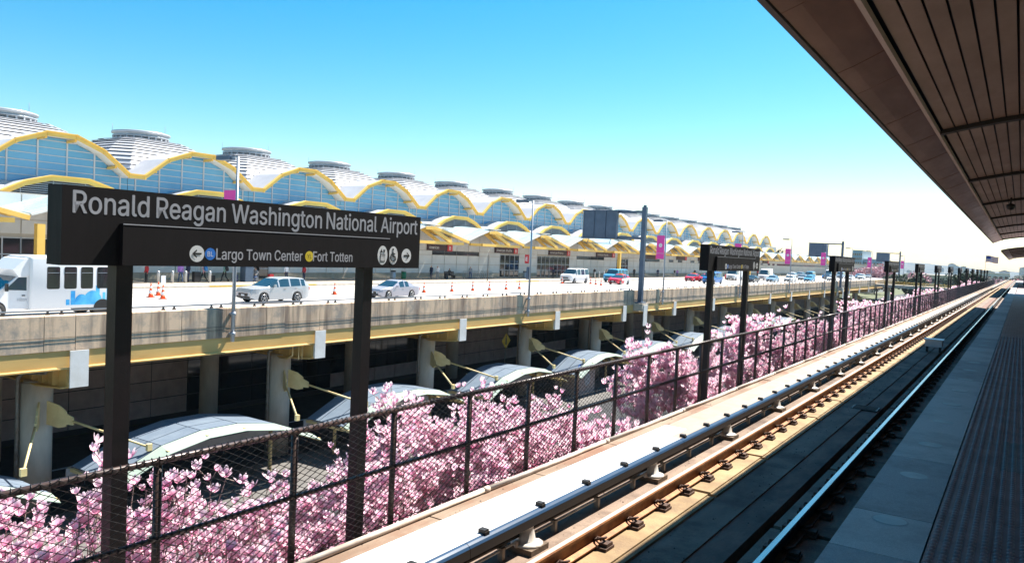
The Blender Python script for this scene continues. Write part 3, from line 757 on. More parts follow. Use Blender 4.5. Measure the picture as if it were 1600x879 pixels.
# low rail on the parapet
MB().tube([(PX-.17,YA,-.63),(PX-.17,YPE,-.63)], .035, 6).build('hand_rail', M['bollard'], via)
pm_ = MB().box(-.05,.05,-.07,.07,0,.06).box(-.03,.03,-.035,.035,.06,.14).mesh('rail_post', M['frame_dark'])
y = -20.0; i = 0
while y < 190:
    obj('rail_post', pm_, via, (PX-.17, y, -.80)); y += .55 if i % 2 == 0 else 2.0; i += 1
# girder
MB().prism([(PX-.95,-2.31),(PX-.03,-2.31),(PX-.03,-3.00),(PX+.06,-3.03),(PX+.06,-3.09),(PX-.95,-3.09)], 'y', YA, YPE).build('edge_girder', M['girder'], via)
for gx in (-38.5,-44.0,-50): MB().box(gx-.2,gx+.2,YA,YPE,-3.2,-2.26).build('inner_girder', M['girder'], via)
colm = MB().lathe((0,0,0), [(.64,0),(.64,5.85),(.5,5.85),(.5,5.95)], 28).mesh('column', M['column'])
capm = MB(); capm.prism([(-9.5,-2.9),(2.9,-2.9),(2.9,-3.86),(.9,-4.0),(-.9,-4.0),(-9.5,-3.9)], 'y', -.16, .16); capm.prism([(-9.5,-4.0),(-.9,-4.06),(.9,-4.06),(2.9,-3.92),(2.9,-3.86),(.9,-4.0),(-.9,-4.0),(-9.5,-3.94)], 'y', -.42, .42)
for x in (-1.4,-.4,.4,1.3,2.2): capm.box(x-.02,x+.02,-.40,.40,-3.86,-2.9)
capm = capm.mesh('pier_cap', M['girder'])
endm = MB().box(3.07,3.13,-.15,.62,-3.88,-2.315).box(2.9,3.07,-.05,.05,-3.84,-3.12).mesh('end_plate', M['end_plate'])
drm = MB().tube([(2.35,-.5,-2.35),(2.35,-.5,-2.85),(1.9,-.55,-3.35),(.2,-.62,-3.55),(-.05,-.75,-3.8),(-.05,-.76,-4.3),(-.05,-.76,-9.8)], .085, 8).mesh('drain_pipe', M['drain'])
def rod_mesh(sg):
    m_ = MB(); a = Vector((.62, sg*.18, -5.35)); e = Vector((4.6, sg*2.55, -6.62))
    d = (e-a).normalized(); side = d.cross(Vector((0,0,1))).normalized()
    # stepped gusset plate welded to the column
    up = Vector((0,0,1))
    p0 = a - d*.15; 
    def pl(t, hh, th): 
        c = a + d*t; return [c-side*th-up*hh, c+side*th-up*hh, c+side*th+up*hh, c-side*th+up*hh]
    m_.loft([pl(-.12,.52,.035), pl(.55,.50,.035), pl(.9,.34,.035)], True); m_.loft([pl(.9,.24,.035), pl(1.25,.16,.035)], True)
    m_.tube([a+d*1.2, e], .055, 8); m_.cbox(tuple(e), (.16,.22,.3))
    return m_
rodR, rodL = rod_mesh(1).mesh('tie_rod', M['girder_pale']), rod_mesh(-1).mesh('tie_rod', M['girder_pale'])
PYS = [16.65+13.37*k for k in range(-3, 16)]
for k, y in enumerate(PYS):
    c = obj('column', colm, via, (-36, y, GZ))
    p = obj('pier_cap', capm, via, (-36, y, 0)); obj('end_plate', endm, p, (0,0,0))
    obj('drain_pipe', drm, via, (-36, y, 0)); obj('tie_rod', rodR, via, (-36, y, 0)); obj('tie_rod', rodL, via, (-36, y, 0))
for y in PYS[:14]:
    MB().cyl((-45.5,y+2,GZ),(-45.5,y+2,-3.2),.6,n=16).build('inner_column', M['column'], via)
# conduit clutter under the deck near the second pier
MB().tube([(-33.6,28.9,-3.1),(-33.6,28.9,-3.7),(-34.4,29.2,-4.0),(-35.6,29.6,-4.1)], .04, 6).tube([(-33.5,29.25,-3.1),(-33.5,29.25,-3.95)], .03, 6).tube([(-33.5,29.5,-3.1),(-33.5,29.5,-3.95)], .03, 6).build('conduit_bundle', M['girder_pale'], via)

# ---------------------------------------------------------------- lower level facade
lf = empty('lower_facade', (-48, 80, GZ)); tag(lf, 'dark brown panelled lower level wall with windows, in shade under the elevated roadway', 'wall')
MB().box(-48.6,-48.05,-20,262,GZ,-2.3).build('wall_core', M['frame_dark'], lf)
pan = MB().box(0,.05,.03,2.64,.03,1.17).mesh('wall_panel', M['brick_low'])
pan2 = MB().box(0,.05,.03,2.64,.03,1.17).mesh('pane', M['dark_glass'])
rp = random.Random(4); cnt = 0
far_p = MB()
for i in range(104):
    y = -16 + i*2.67
    bay = int((y-3)//13.37)
    for j in range(6):
        z = GZ + .35 + j*1.2
        gl = j < 3 and (bay % 3 != 1) and not (j == 0 and bay % 2)
        if y < 110 and cnt < 290: obj('pane' if gl else 'wall_panel', pan2 if gl else pan, lf, (-48.04, y, z)); cnt += 1
        else: far_p.box(-48.04,-47.99,y+.03,y+2.64,z+.03,z+1.17)
o = far_p.build('far_wall_panels', M['brick_low'], lf); o['kind'] = 'stuff'
M['signgreen'] = mat('road_sign_green', (.01,.16,.07), rough=.5)
for y in (33.2, 60, 86.8):
    g = tag(empty('hanging_sign', (-43, y, -4.6)), {33.2:'small green hanging sign under the roadway behind the nearest sign', 60:'second green hanging sign under the roadway', 86.8:'third green hanging sign farther under the roadway'}[y], 'sign', 'green signs under the roadway')
    MB().box(-43.05,-42.95,y-.4,y+.4,-4.7,-3.5).build('panel', M['signgreen'], g); MB().cyl((-43,y,-3.5),(-43,y,-3.2),.03,n=6).build('hanger', M['frame_dark'], g)
# handrail along the lower pavement
hr = empty('pavement_railing', (-36.9, 40, GZ)); tag(hr, 'low grey metal railing on the lower level pavement under the roadway', 'railing')
MB().tube([(-38.2,4,GZ+1.05),(-38.2,80,GZ+1.05)], .035, 6).tube([(-38.2,4,GZ+.6),(-38.2,80,GZ+.6)], .025, 6).build('rail', M['lampgrey'], hr)
for k in range(39): MB().cyl((-38.2,4+2*k,GZ),(-38.2,4+2*k,GZ+1.05),.03,n=6).build('post', M['lampgrey'], hr)
# yellow diamond warning sign below
ws = empty('warning_sign', (-40.5,60.5,GZ)); tag(ws, 'yellow diamond crossing sign in the shade under the roadway', 'sign')
MB().cyl((-40.5,60.5,GZ),(-40.5,60.5,-5.2),.04,n=6).build('post', M['drain'], ws)
sgm = MB(); cy_, cz_ = 60.5,-5.9
poly_yz(sgm, -40.44, [(cy_-.75,cz_),(cy_,cz_-.75),(cy_+.75,cz_),(cy_,cz_+.75)], 0); poly_yz(sgm, -40.43, [(cy_-.1,cz_-.35),(cy_+.1,cz_-.35),(cy_+.1,cz_+.3),(cy_-.1,cz_+.3)], 1); disc_yz(sgm, -40.43, cy_, cz_+.42, .1, 1, n=10)
M['warn'] = mat('warning_yellow', (.75,.50,.02), rough=.5); sgm.build('plate', [M['warn'], M['black']], ws)

# ---------------------------------------------------------------- arched glass shells at the lower kerb
def shell():
    r = bpy.data.objects.new('kerb_shelter', None); COL.objects.link(r)
    pr = [(0,-7.62),(2.35,-6.62),(4.3,-6.27),(6.3,-6.27),(8.5,-6.62),(11.1,-7.62)]
    XB, XF = -34.3, -31.3
    for i in range(5):
        (a, z0), (c, z1) = pr[i], pr[i+1]
        n = 3
        for j in range(n):
            xa = XB + (XF-XB)*j/n + .03; xb = XB + (XF-XB)*(j+1)/n - .03
            p = MB(); p.add([(xa,a+.03,z0),(xb,a+.03,z0),(xb,c-.03,z1),(xa,c-.03,z1),(xa,a+.03,z0-.04),(xb,a+.03,z0-.04),(xb,c-.03,z1-.04),(xa,c-.03,z1-.04)], [(0,1,2,3),(7,6,5,4),(0,4,5,1),(1,5,6,2),(2,6,7,3),(3,7,4,0)])
            p.build('roof_panel', M['lowglass'], r)
        # translucent front strip, tipped down
        p = MB(); x0, x1 = XF+.03, XF+.78; d = .22
        p.add([(x0,a,z0-.01),(x1,a,z0-d),(x1,c,z1-d),(x0,c,z1-.01),(x0,a,z0-.05),(x1,a,z0-d-.03),(x1,c,z1-d-.03),(x0,c,z1-.05)], [(0,1,2,3),(7,6,5,4),(0,4,5,1),(1,5,6,2),(2,6,7,3),(3,7,4,0)])
        p.build('edge_glass', M['lowglass_edge'], r)
        for x in (XB+.3, -32.6, XF-.15):
            MB().beam((x,a,z0-.14),(x,c,z1-.14), .10, .16).build('rib', M['girder_pale'], r)
    for (a, z0), (c, z1) in zip(pr, pr[1:]): MB().add([(XB,a,z0-.05),(XF,a,z0-.05),(XF,c,z1-.05),(XB,c,z1-.05)], [(0,1,2,3)]).build('backing_sheet', M['frame_dark'], r)
    for q, (a, z) in enumerate(pr): MB().beam((XB-.2,a,z-.18),(XF+.6,a,z-.2), .09, .14).build('purlin', M['girder_pale'], r)
    for a in (1.2, 9.9): MB().cyl((-33.2,a,GZ+.14),(-33.2,a,-7.25),.10,n=10).build('prop', M['girder_pale'], r)
    MB().box(XB-.05,XB,-.2,11.3,-8.05,-7.72).build('gutter', M['lampgrey'], r)
    return r
sh = shell()
shl = ['first', 'second', 'third', 'fourth', 'fifth', 'sixth', 'seventh', 'eighth', 'ninth', 'tenth']
for k in range(10):
    o = sh if k == 0 else copy_tree(sh); o.location = (0, 17.35+13.37*(k-1), 0)
    tag(o, ['arched glass kerb shelter at the far left edge, mostly cut off', 'large arched kerb shelter behind the first sign post', 'arched kerb shelter below the right end of the nearest sign'][k] if k < 3 else '%s arched kerb shelter along the lower road, counting from the left edge' % shl[k], 'shelter', 'arched glass shelters along the lower kerb')

# ================================================================ TERMINAL
BAY = 13.37; C0 = 33.1
term = empty('airport_terminal', (-68, 140, -1.45)); tag(term, 'long white airport terminal with yellow scalloped arches, blue glass and shingled domes', 'building')
rim = [(-6.69,7.92),(-5.95,7.92),(-3.57,9.76),(-1.2,10.68),(1.2,10.68),(3.57,9.76),(5.95,7.92),(6.69,7.92)]
def rim_z(t):
    for (a, z0), (c, z1) in zip(rim, rim[1:]):
        if a <= t <= c: return z0 + (z1-z0)*(t-a)/(c-a)
    return 7.92
XR, XG = -68.0, -69.7
# arch rim: deep yellow fascia following the scallop
am = MB()
def offs(poly, d): return [(a, z+d) for a, z in poly]
def strip(mb, poly, x0, x1, z0, z1, mi=0):
    for (a, p), (c, q) in zip(poly, poly[1:]):
        mb.add([(x0,a,p+z0),(x1,a,p+z0),(x1,c,q+z0),(x0,c,q+z0),(x0,a,p+z1),(x1,a,p+z1),(x1,c,q+z1),(x0,c,q+z1)], [(0,3,2,1),(4,5,6,7),(0,1,5,4),(1,2,6,5),(2,3,7,6),(3,0,4,7)], mi)
strip(am, rim, XR-.22, XR, -.24, .10); strip(am, rim, XR-.32, XR+.10, .10, .17, 0)
for a, z in rim[1:-1]: am.box(XR-.25,XR+.05,a-.05,a+.05,z-.26,z+.19)
arch_me = am.mesh('arch', M['yellow'])
sm_ = MB(); strip(sm_, rim, XG-.2, XR-.23, -.16, -.08); soff_me = sm_.mesh('arch_soffit', M['soffit'])
bm_ = MB()
for a in (-4.76, -1.2, 1.2, 4.76): z = rim_z(a); bm_.beam((XR-.24,a,z-.33),(XG+.05,a,z-.40), .16, .22)
brk_me = bm_.mesh('arch_bracket', M['yellow'])
vm = MB(); strip(vm, rim, -79.5, XR-.31, .0, .09)
vault_me = vm.mesh('vault_roof', M['roofwhite'])
# dome tiers
def dome_tier(w0, w1, z0, z1, ov):
    def ring(w, z):
        ch = w*.26; pts = [(-w+ch,-w),(w-ch,-w),(w,-w+ch),(w,w-ch),(w-ch,w),(-w+ch,w),(-w,w-ch),(-w,-w+ch)]
        return [(p[0]-79.0, p[1], z) for p in pts]
    d = MB(); d.loft([ring(w0+ov, z0+.09), ring(w0+ov, z0+.14), ring(w1+.06, z1-.01)], False)
    return d
prof = [(6.66,7.9),(6.62,8.35),(6.52,8.8),(6.38,9.25),(6.2,9.7),(5.97,10.12),(5.7,10.52),(5.4,10.88),(5.05,11.2),(4.65,11.5),(4.2,11.78),(3.72,12.02),(3.25,12.24),(2.8,12.42)]
dome_me = []
for i in range(len(prof)-1):
    d = dome_tier(prof[i][0], prof[i+1][0]+.0, prof[i][1], prof[i+1][1]+.02, .07)
    dome_me.append(d.mesh('shingle_course', M['roofwhite']))
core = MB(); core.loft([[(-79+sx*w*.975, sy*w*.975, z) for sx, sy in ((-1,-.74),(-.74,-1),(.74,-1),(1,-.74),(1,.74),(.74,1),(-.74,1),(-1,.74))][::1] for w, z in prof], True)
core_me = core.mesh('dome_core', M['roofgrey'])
cup = MB().lathe((-79,0,12.42), [(2.55,0),(2.55,.28),(2.75,.30),(2.78,.42),(2.62,.44),(2.62,.62),(2.86,.66),(2.86,.84),(2.2,.98),(.5,1.05)], 24); cup_me = cup.mesh('cupola', M['cupola'])
cv = MB()
for k in range(24):
    a = 2*PI*k/24; cv.cbox((-79+2.66*math.cos(a), 2.66*math.sin(a), 12.56), (.14,.14,.3), 0, a)
cvent_me = cv.mesh('cupola_vents', M['roofwhite'])
ar = MB()
for a, r_ in ((0.4,2.8),(2.2,2.8),(4.0,2.8)): ar.cyl((-79+r_*math.cos(a), r_*math.sin(a), 13.2),(-79+r_*math.cos(a), r_*math.sin(a), 14.1),.018,n=4)
rod_me = ar.mesh('lightning_rods', M['drain'])
# glass wall pieces for one bay
cols = [-6.69,-5.95,-3.57,-1.2,1.2,3.57,5.95,6.69]; rows = [6.5,7.12,7.74,8.36,8.98,9.60,10.22,10.6]
def pane_poly(a, c, z0, z1):
    e = .03; a += e; c -= e; z0 += e; z1 -= e; ta, tc = rim_z(a)-.2, rim_z(c)-.2
    if max(ta, tc) <= z0+.06: return None
    za, zc_ = min(z1, ta), min(z1, tc)
    pts = [(a,z0)] if ta > z0 else []
    if ta <= z0: x = a+(z0-ta)/(tc-ta)*(c-a); pts = [(x,z0)]
    if tc <= z0: x = a+(z0-ta)/(tc-ta)*(c-a); pts += [(x,z0)]
    else: pts += [(c,z0),(c,zc_)]
    if (ta-z1)*(tc-z1) < 0: x = a+(z1-ta)/(tc-ta)*(c-a); pts += [(x,z1)]
    if ta > z0: pts += [(a,za)]
    return pts if len(pts) >= 3 else None
panes = []
for a, c in zip(cols, cols[1:]):
    for z0, z1 in zip(rows, rows[1:]):
        p = pane_poly(a, c, z0, z1)
        if p: panes.append(MB().prism(p, 'x', XG-.05, XG))
pane_me = [p.mesh('pane', M['winblue']) for p in panes]
allp = MB()
for p in panes: allp.add(p.v, p.f)
allp_me = allp.mesh('window_panes', M['winblue'])
mu = MB()
for a in cols[1:-1]: mu.box(XG-.1,XG+.07,a-.065,a+.065,6.4,rim_z(a)-.1)
for z in rows[1:-1]:
    l = [t for t in [q*.05-6.69 for q in range(268)] if rim_z(t)-.15 > z]
    if l: mu.box(XG-.08,XG+.04,min(l),max(l),z-.035,z+.035)
mul_me = mu.mesh('glazing_frame', M['mullion'])
# lower arches with louvres
rim2 = [(-5.3,5.40),(-3.5,6.36),(-1.5,6.95),(1.5,6.95),(3.5,6.36),(5.3,5.40)]
def rim2_z(t):
    for (a, z0), (c, z1) in zip(rim2, rim2[1:]):
        if a <= t <= c: return z0 + (z1-z0)*(t-a)/(c-a)
    return 5.3
a2 = MB(); strip(a2, rim2, -66.75, -66.45, -.28, .10); strip(a2, rim2, -66.8, -66.36, .10, .17)
arch2_me = a2.mesh('small_arch', M['yellow'])
lv = MB(); z = 5.45
while z < 6.7:
    tt = [t for t in [q*.1-6 for q in range(121)] if rim2_z(t) - .22 > z]
    if tt: lv.add([(-66.86,min(tt),z),(-66.70,min(tt),z-.02),(-66.70,max(tt),z-.02),(-66.86,max(tt),z),(-66.86,min(tt),z+.09),(-66.70,min(tt),z+.05),(-66.70,max(tt),z+.05),(-66.86,max(tt),z+.09)], [(0,3,2,1),(4,5,6,7),(0,1,5,4),(1,2,6,5),(2,3,7,6),(3,0,4,7)])
    z += .17
for t in (-3.8,-1.3,1.3,3.8): lv.box(-66.72,-66.66,t-.04,t+.04,5.3,rim2_z(t)-.2)
louv_me = lv.mesh('louvre', M['louver'])
lr = MB(); strip(lr, rim2, XG-.1, -66.76, -.02, .06)
lr.add([(-66.9,-6.69,5.42),(-66.9,6.69,5.42),(XG+.02,6.69,6.52),(XG+.02,-6.69,6.52)], [(0,1,2,3)])
lroof_me = lr.mesh('lower_roof', M['roofwhite'])
bk = MB().add([(-66.95,-5.3,5.25),(-66.95,5.3,5.25)] + [(-66.95,a,z-.1) for a, z in reversed(rim2)], [tuple(range(8))])
lback_me = bk.mesh('louvre_back', M['frame_dark'])
# kerbside canopy of one bay
can = bpy.data.objects.new('entrance_canopy', None)
cp_ = [(-5.7,3.8),(-3.6,4.5),(-1.3,5.2),(.4,5.3),(3.6,4.65),(7.55,3.75)]
XO, XI = -60.6, -66.4
cg = []
for i in range(5):
    for j in range(4):
        (a, z0), (c, z1) = cp_[i], cp_[i+1]; xa = XI+(XO-XI)*j/4+.03; xb = XI+(XO-XI)*(j+1)/4-.03; dz = .35*(1-j/4)*0+.0
        sl0 = .45*(1-(xa-XI)/(XO-XI)); sl1 = .45*(1-(xb-XI)/(XO-XI))
        g = MB().add([(xa,a+.03,z0+sl0),(xb,a+.03,z0+sl1),(xb,c-.03,z1+sl1),(xa,c-.03,z1+sl0),(xa,a+.03,z0+sl0-.05),(xb,a+.03,z0+sl1-.05),(xb,c-.03,z1+sl1-.05),(xa,c-.03,z1+sl0-.05)], [(0,1,2,3),(7,6,5,4),(0,4,5,1),(1,5,6,2),(2,6,7,3),(3,7,4,0)])
        cg.append(g)
cg_me = [g.mesh('roof_panel', M['canglass']) for g in cg]
ck = MB(); 
ck_mes = []
for x in (XO, (XO+XI)/2, XI+.4):
    s0 = .45*(1-(x-XI)/(XO-XI)); ck = MB()
    for (a, z0), (c, z1) in zip(cp_, cp_[1:]): ck.beam((x,a,z0+s0-.10),(x,c,z1+s0-.10), .12, .16)
    ck_mes.append(ck.mesh('canopy_purlin', M['canwhite']))
pr_ = MB()
for (a, z0), (c, z1) in zip(cp_, cp_[1:]):
    for q in range(1, 5):
        f = q/5; y_ = a+(c-a)*f; z_ = z0+(z1-z0)*f; pr_.beam((XI,y_,z_+.45-.09),(XO,y_,z_-.09), .07, .07)
pr_me = pr_.mesh('glazing_bars', M['wallframe'])
st_ = MB(); st_.beam((XO-.1,-.3,5.05),(XO-.1,3.9,3.35), .34, .42); st_.beam((XO-2.0,-.3,5.15),(XO-2.0,3.9,3.35), .26, .34)
st_.box(XO-.32,XO-.02,-2.6,6.6,3.05,3.40); st_.box(XO-2.3,XO-2.0,-2.6,6.6,3.05,3.40)
st_.box(XO-2.4,XO,5.0,5.3,3.1,3.35); st_.box(XI,XO,5.32,5.6,3.02,3.3)
for x_ in (XO+.02, XO-2.9):
    for (a, z0), (c, z1) in list(zip(cp_, cp_[1:]))[2:]: st_.beam((x_,a,z0-.30+.45*(1-(x_-XI)/(XO-XI))),(x_,c,z1-.30+.45*(1-(x_-XI)/(XO-XI))), .22, .34)
st_me = st_.mesh('canopy_strut', M['yellow'])
ce = MB(); ce.box(XO-.9,XO+.1,-1.2,1.4,5.36,5.46); ce.box(XO-.7,XO+.25,1.9,4.4,4.95,5.03)
ce_me = ce.mesh('canopy_cap', M['canwhite'])
colY = MB().box(-61.1,-60.6,-.28,.28,-1.45,3.05).mesh('canopy_column', M['yellow'])
# facade wall modules
wallm = {}
XW = -66.0
ww = BAY/5
def wp(y0, y1, z0, z1, m, d=.05): return MB().box(XW,XW+d,y0+.05,y1-.05,z0+.035,z1-.035)
pan_w = [wp(0, ww, z0, z1, 0).mesh('wall_panel', M['wallpanel']) for z0, z1 in ((-.86,.35),(.35,1.6),(2.2,3.35),(3.35,5.4))]
pan_top = wp(0, ww, 1.6, 2.2, 0).mesh('wall_panel', M['wallpanel'])
win_w = MB().box(XW,XW+.035,.05,ww-.05,1.63,2.17).mesh('window_pane', M['dark_glass'])
door_w = MB().box(XW,XW+.03,.05,ww-.05,-1.4,1.9).mesh('door_glass', M['dark_glass'])
doorf = MB()
for t in (0, ww/2, ww): doorf.box(XW+.03,XW+.09,t-.05,t+.05,-1.42,2.0)
for z in (-.4,.6,1.9): doorf.box(XW+.03,XW+.08,.05,ww-.05,z-.04,z+.04)
doorf_me = doorf.mesh('door_frame', M['mullion'])
basem = MB().box(XW-.05,XW+.12,.0,ww,-1.45,-.86).mesh('plinth_wall', M['wallbase'])
MB().box(XW-.6,XW-.01,5,352,-1.45,5.45).build('wall_core', M['wallframe'], term)
MB().box(-92,-70.2,5,268,-1.45,7.8).build('back_volume', M['roofwhite'], term)
KS = list(range(-2, 17)); npan = 0; nwp = 0; rt2 = random.Random(8)
farw = MB()
for k in KS:
    cy_ = C0 + BAY*k; nm = 'bay'
    big = k <= 6
    ar_o = obj('arch', arch_me, term, (0,cy_,0)); obj('arch_soffit', soff_me, ar_o); obj('arch_bracket', brk_me, ar_o)
    obj('vault_roof', vault_me, term, (0,cy_,0))
    dm = obj('dome', core_me, term, (0,cy_,0))
    for me in dome_me: obj('shingle_course', me, dm)
    cu_o = obj('cupola', cup_me, dm) ; obj('cupola_vents', cvent_me, dm); obj('lightning_rods', rod_me, dm)
    gf = obj('glazing_frame', mul_me, term, (0,cy_,0))
    if big and k >= -1:
        for me in pane_me: obj('pane', me, gf)
    else: obj('window_panes', allp_me, gf)
    s2 = obj('small_arch', arch2_me, term, (0,cy_,0)); obj('louvre', louv_me, s2); obj('louvre_back', lback_me, s2)
    obj('lower_roof', lroof_me, term, (0,cy_,0))
    cst = obj('canopy_strut', st_me, term, (0,cy_,0))
    [obj('canopy_purlin', q, cst) for q in ck_mes]; obj('canopy_glazing_bars', pr_me, cst); obj('canopy_cap', ce_me, cst)
    for me in cg_me: obj('roof_panel', me, cst)
    if k in (-1, 7, 13): obj('canopy_column', colY, term, (0, cy_ + (8.4 if k == -1 else 0), 0))
    for j in range(5):
        y = cy_ - BAY/2 + j*ww
        door = (k in (5, 8, 12) and j in (1, 2)) or (k == 6 and j in (0, 1, 2, 3)) or (k == -1 and j in (1,2,3,4)) or (k == 0 and j in (0,1)) or (k == 1 and j == 4)
        winr = (k in (-2,-1,3,4,7,9) and j < 4) or (k in (0,1,2) and j > 2) or (k > 9 and j % 2)
        if door and k < 9:
            d_ = obj('door', door_w, term, (0,y,0)); obj('door_frame', doorf_me, d_)
            for me in pan_w[2:]: obj('wall_panel', me, term, (0,y,0))
            continue
        obj('plinth_wall', basem, term, (0,y,0))
        if k <= 7:
            for me in pan_w: obj('wall_panel', me, term, (0,y,0)); nwp += 1
            obj('window_pane' if winr else 'wall_panel', win_w if winr else pan_top, term, (0,y,0))
        else:
            for z0, z1 in ((-.86,.35),(.35,1.6),(2.2,3.35),(3.35,5.4)): q = wp(0, ww, z0, z1, 0); farw.add([(a, b_+y, c) for a, b_, c in q.v], q.f)
            if winr: obj('window_pane', win_w, term, (0,y,0))
            else: q = wp(0, ww, 1.6, 2.2, 0); farw.add([(a, b_+y, c) for a, b_, c in q.v], q.f)
for k in range(17, 23):
    cy_ = C0 + BAY*k; cst = obj('canopy_strut', st_me, term, (0,cy_,0)); [obj('canopy_purlin', q, cst) for q in ck_mes]; obj('canopy_cap', ce_me, cst)
    for me in cg_me: obj('roof_panel', me, cst)
    for j in range(5):
        y = cy_ - BAY/2 + j*ww; obj('plinth_wall', basem, term, (0,y,0))
        for z0, z1 in ((-.86,.35),(.35,1.6),(2.2,3.35),(3.35,5.4)): q = wp(0, ww, z0, z1, 0); farw.add([(a, b_+y, c) for a, b_, c in q.v], q.f)
        obj('window_pane', win_w, term, (0,y,0))
o = farw.build('far_wall_panels', M['wallpanel'], term); o['kind'] = 'stuff'
# facade signs
FS = [(81.3,5.2,'American','B'), (97.4,6.0,'American Shuttle','B'), (113.6,7.0,'American Priority','B'), (131,7.5,'American Priority','B'), (152,7,'',''), (170,6,'',''), (184,6,'',''), (201,6,'',''), (219,6,'',''), (240,6,'','')]
fl_ = ['brown facade sign with a red letter square, just right of the large station sign', 'brown facade sign with the longer shuttle lettering above the row of carts', 'brown facade sign above the white van', 'brown facade sign above the glazed entrance left of the gantry pole', 'brown facade sign just right of the gantry pole', 'brown facade sign behind the second lamp banner', 'brown facade sign left of the second station sign', 'brown facade sign just above the parked white vans', 'brown facade sign behind the third lamp banner', 'last brown facade sign before the terminal end']
for (y, L, tx, lt), lab in zip(FS, fl_):
    s_ = empty('facade_sign', (XW+.2, y, 2.2)); tag(s_, lab, 'sign', 'brown airline signs over the pavement')
    MB().box(XW+.06,XW+.28,y-L/2,y+L/2,2.18,2.98).build('board', M['brownsign'], s_)
    MB().box(XW+.055,XW+.30,y+L/2-1.05,y+L/2+.05,2.14,3.02).build('gate_square', M['redsign'], s_)
    if not tx: continue
    t = MB(); put_text(t, tx, (XW+.285, y-L/2+.25, 2.42), (0,1,0), .36, min(L-1.6, .26*len(tx)), .01); t.build('lettering', M['white'], s_)
    t = MB(); put_text(t, lt, (XW+.305, y+L/2-.5, 2.34), (0,1,0), .48, .36, .02, 0, True); t.build('gate_letter', M['white'], s_)

# ================================================================ VEHICLES
def lerp_tab(tab, y):
    if y <= tab[0][0]: return tab[0][1]
    for (a, p), (c, q) in zip(tab, tab[1:]):
        if a <= y <= c: return p + (q-p)*(y-a)/(c-a) if c > a else q
    return tab[-1][1]
KIND = {
 # L, half width, wheel y's, wheel radius, belt table, top table, pillars (y ranges left solid), sill, windscreen range, rear window range
 'suv':   dict(L=4.86, w=.96, wh=(-1.47,1.32), wr=.375, belt=[(-2.43,.72),(-2.3,.98),(-1.1,1.08),(1.9,1.16),(2.43,1.12)], top=[(-2.43,.74),(-2.36,.98),(-2.1,1.03),(-1.15,1.13),(-.25,1.62),(.2,1.71),(1.3,1.72),(2.0,1.66),(2.32,1.30),(2.43,1.12)], pil=[(-.3,-.2),(.62,.74),(1.58,1.66)], sill=.26, ws=(-1.16,-.2), rw=(2.0,2.33)),
 'sedan': dict(L=4.82, w=.91, wh=(-1.42,1.36), wr=.325, belt=[(-2.41,.60),(-2.25,.74),(-1.0,.88),(1.6,.96),(2.41,.86)], top=[(-2.41,.62),(-2.3,.76),(-1.0,.94),(-.2,1.37),(.3,1.46),(.85,1.42),(1.75,1.02),(2.3,.99),(2.41,.84)], pil=[(-.25,-.15),(.40,.52)], sill=.2, ws=(-1.02,-.18), rw=(.9,1.78)),
 'hatch': dict(L=4.45, w=.88, wh=(-1.35,1.33), wr=.32, belt=[(-2.22,.60),(-2.05,.78),(-.9,.92),(1.7,1.02),(2.22,.95)], top=[(-2.22,.62),(-2.1,.80),(-1.35,.95),(-.2,1.42),(.3,1.50),(.9,1.47),(1.9,1.10),(2.15,1.06),(2.22,.9)], pil=[(-.25,-.15),(.45,.56)], sill=.2, ws=(-1.36,-.18), rw=(1.0,1.92)),
 'van':   dict(L=5.50, w=1.0, wh=(-1.75,1.75), wr=.36, belt=[(-2.75,.9),(-2.6,1.12),(-1.6,1.20),(2.75,1.24)], top=[(-2.75,.92),(-2.68,1.14),(-1.75,1.30),(-1.1,1.98),(-.7,2.06),(2.4,2.08),(2.68,2.0),(2.75,1.3)], pil=[(-1.1,-.98),(.0,.14),(1.2,1.34)], sill=.32, ws=(-1.76,-1.05), rw=(2.66,2.76)),
 'hivan': dict(L=6.0, w=1.02, wh=(-1.95,1.85), wr=.36, belt=[(-3.0,.95),(-2.85,1.12),(-2.0,1.22),(3.0,1.26)], top=[(-3.0,.96),(-2.93,1.14),(-2.3,1.30),(-1.35,2.35),(-.9,2.62),(2.6,2.68),(2.95,2.6),(3.0,1.4)], pil=[(-1.4,-1.25),(-.35,3.0)], sill=.32, ws=(-2.32,-1.3), rw=(2.9,3.0)),
}
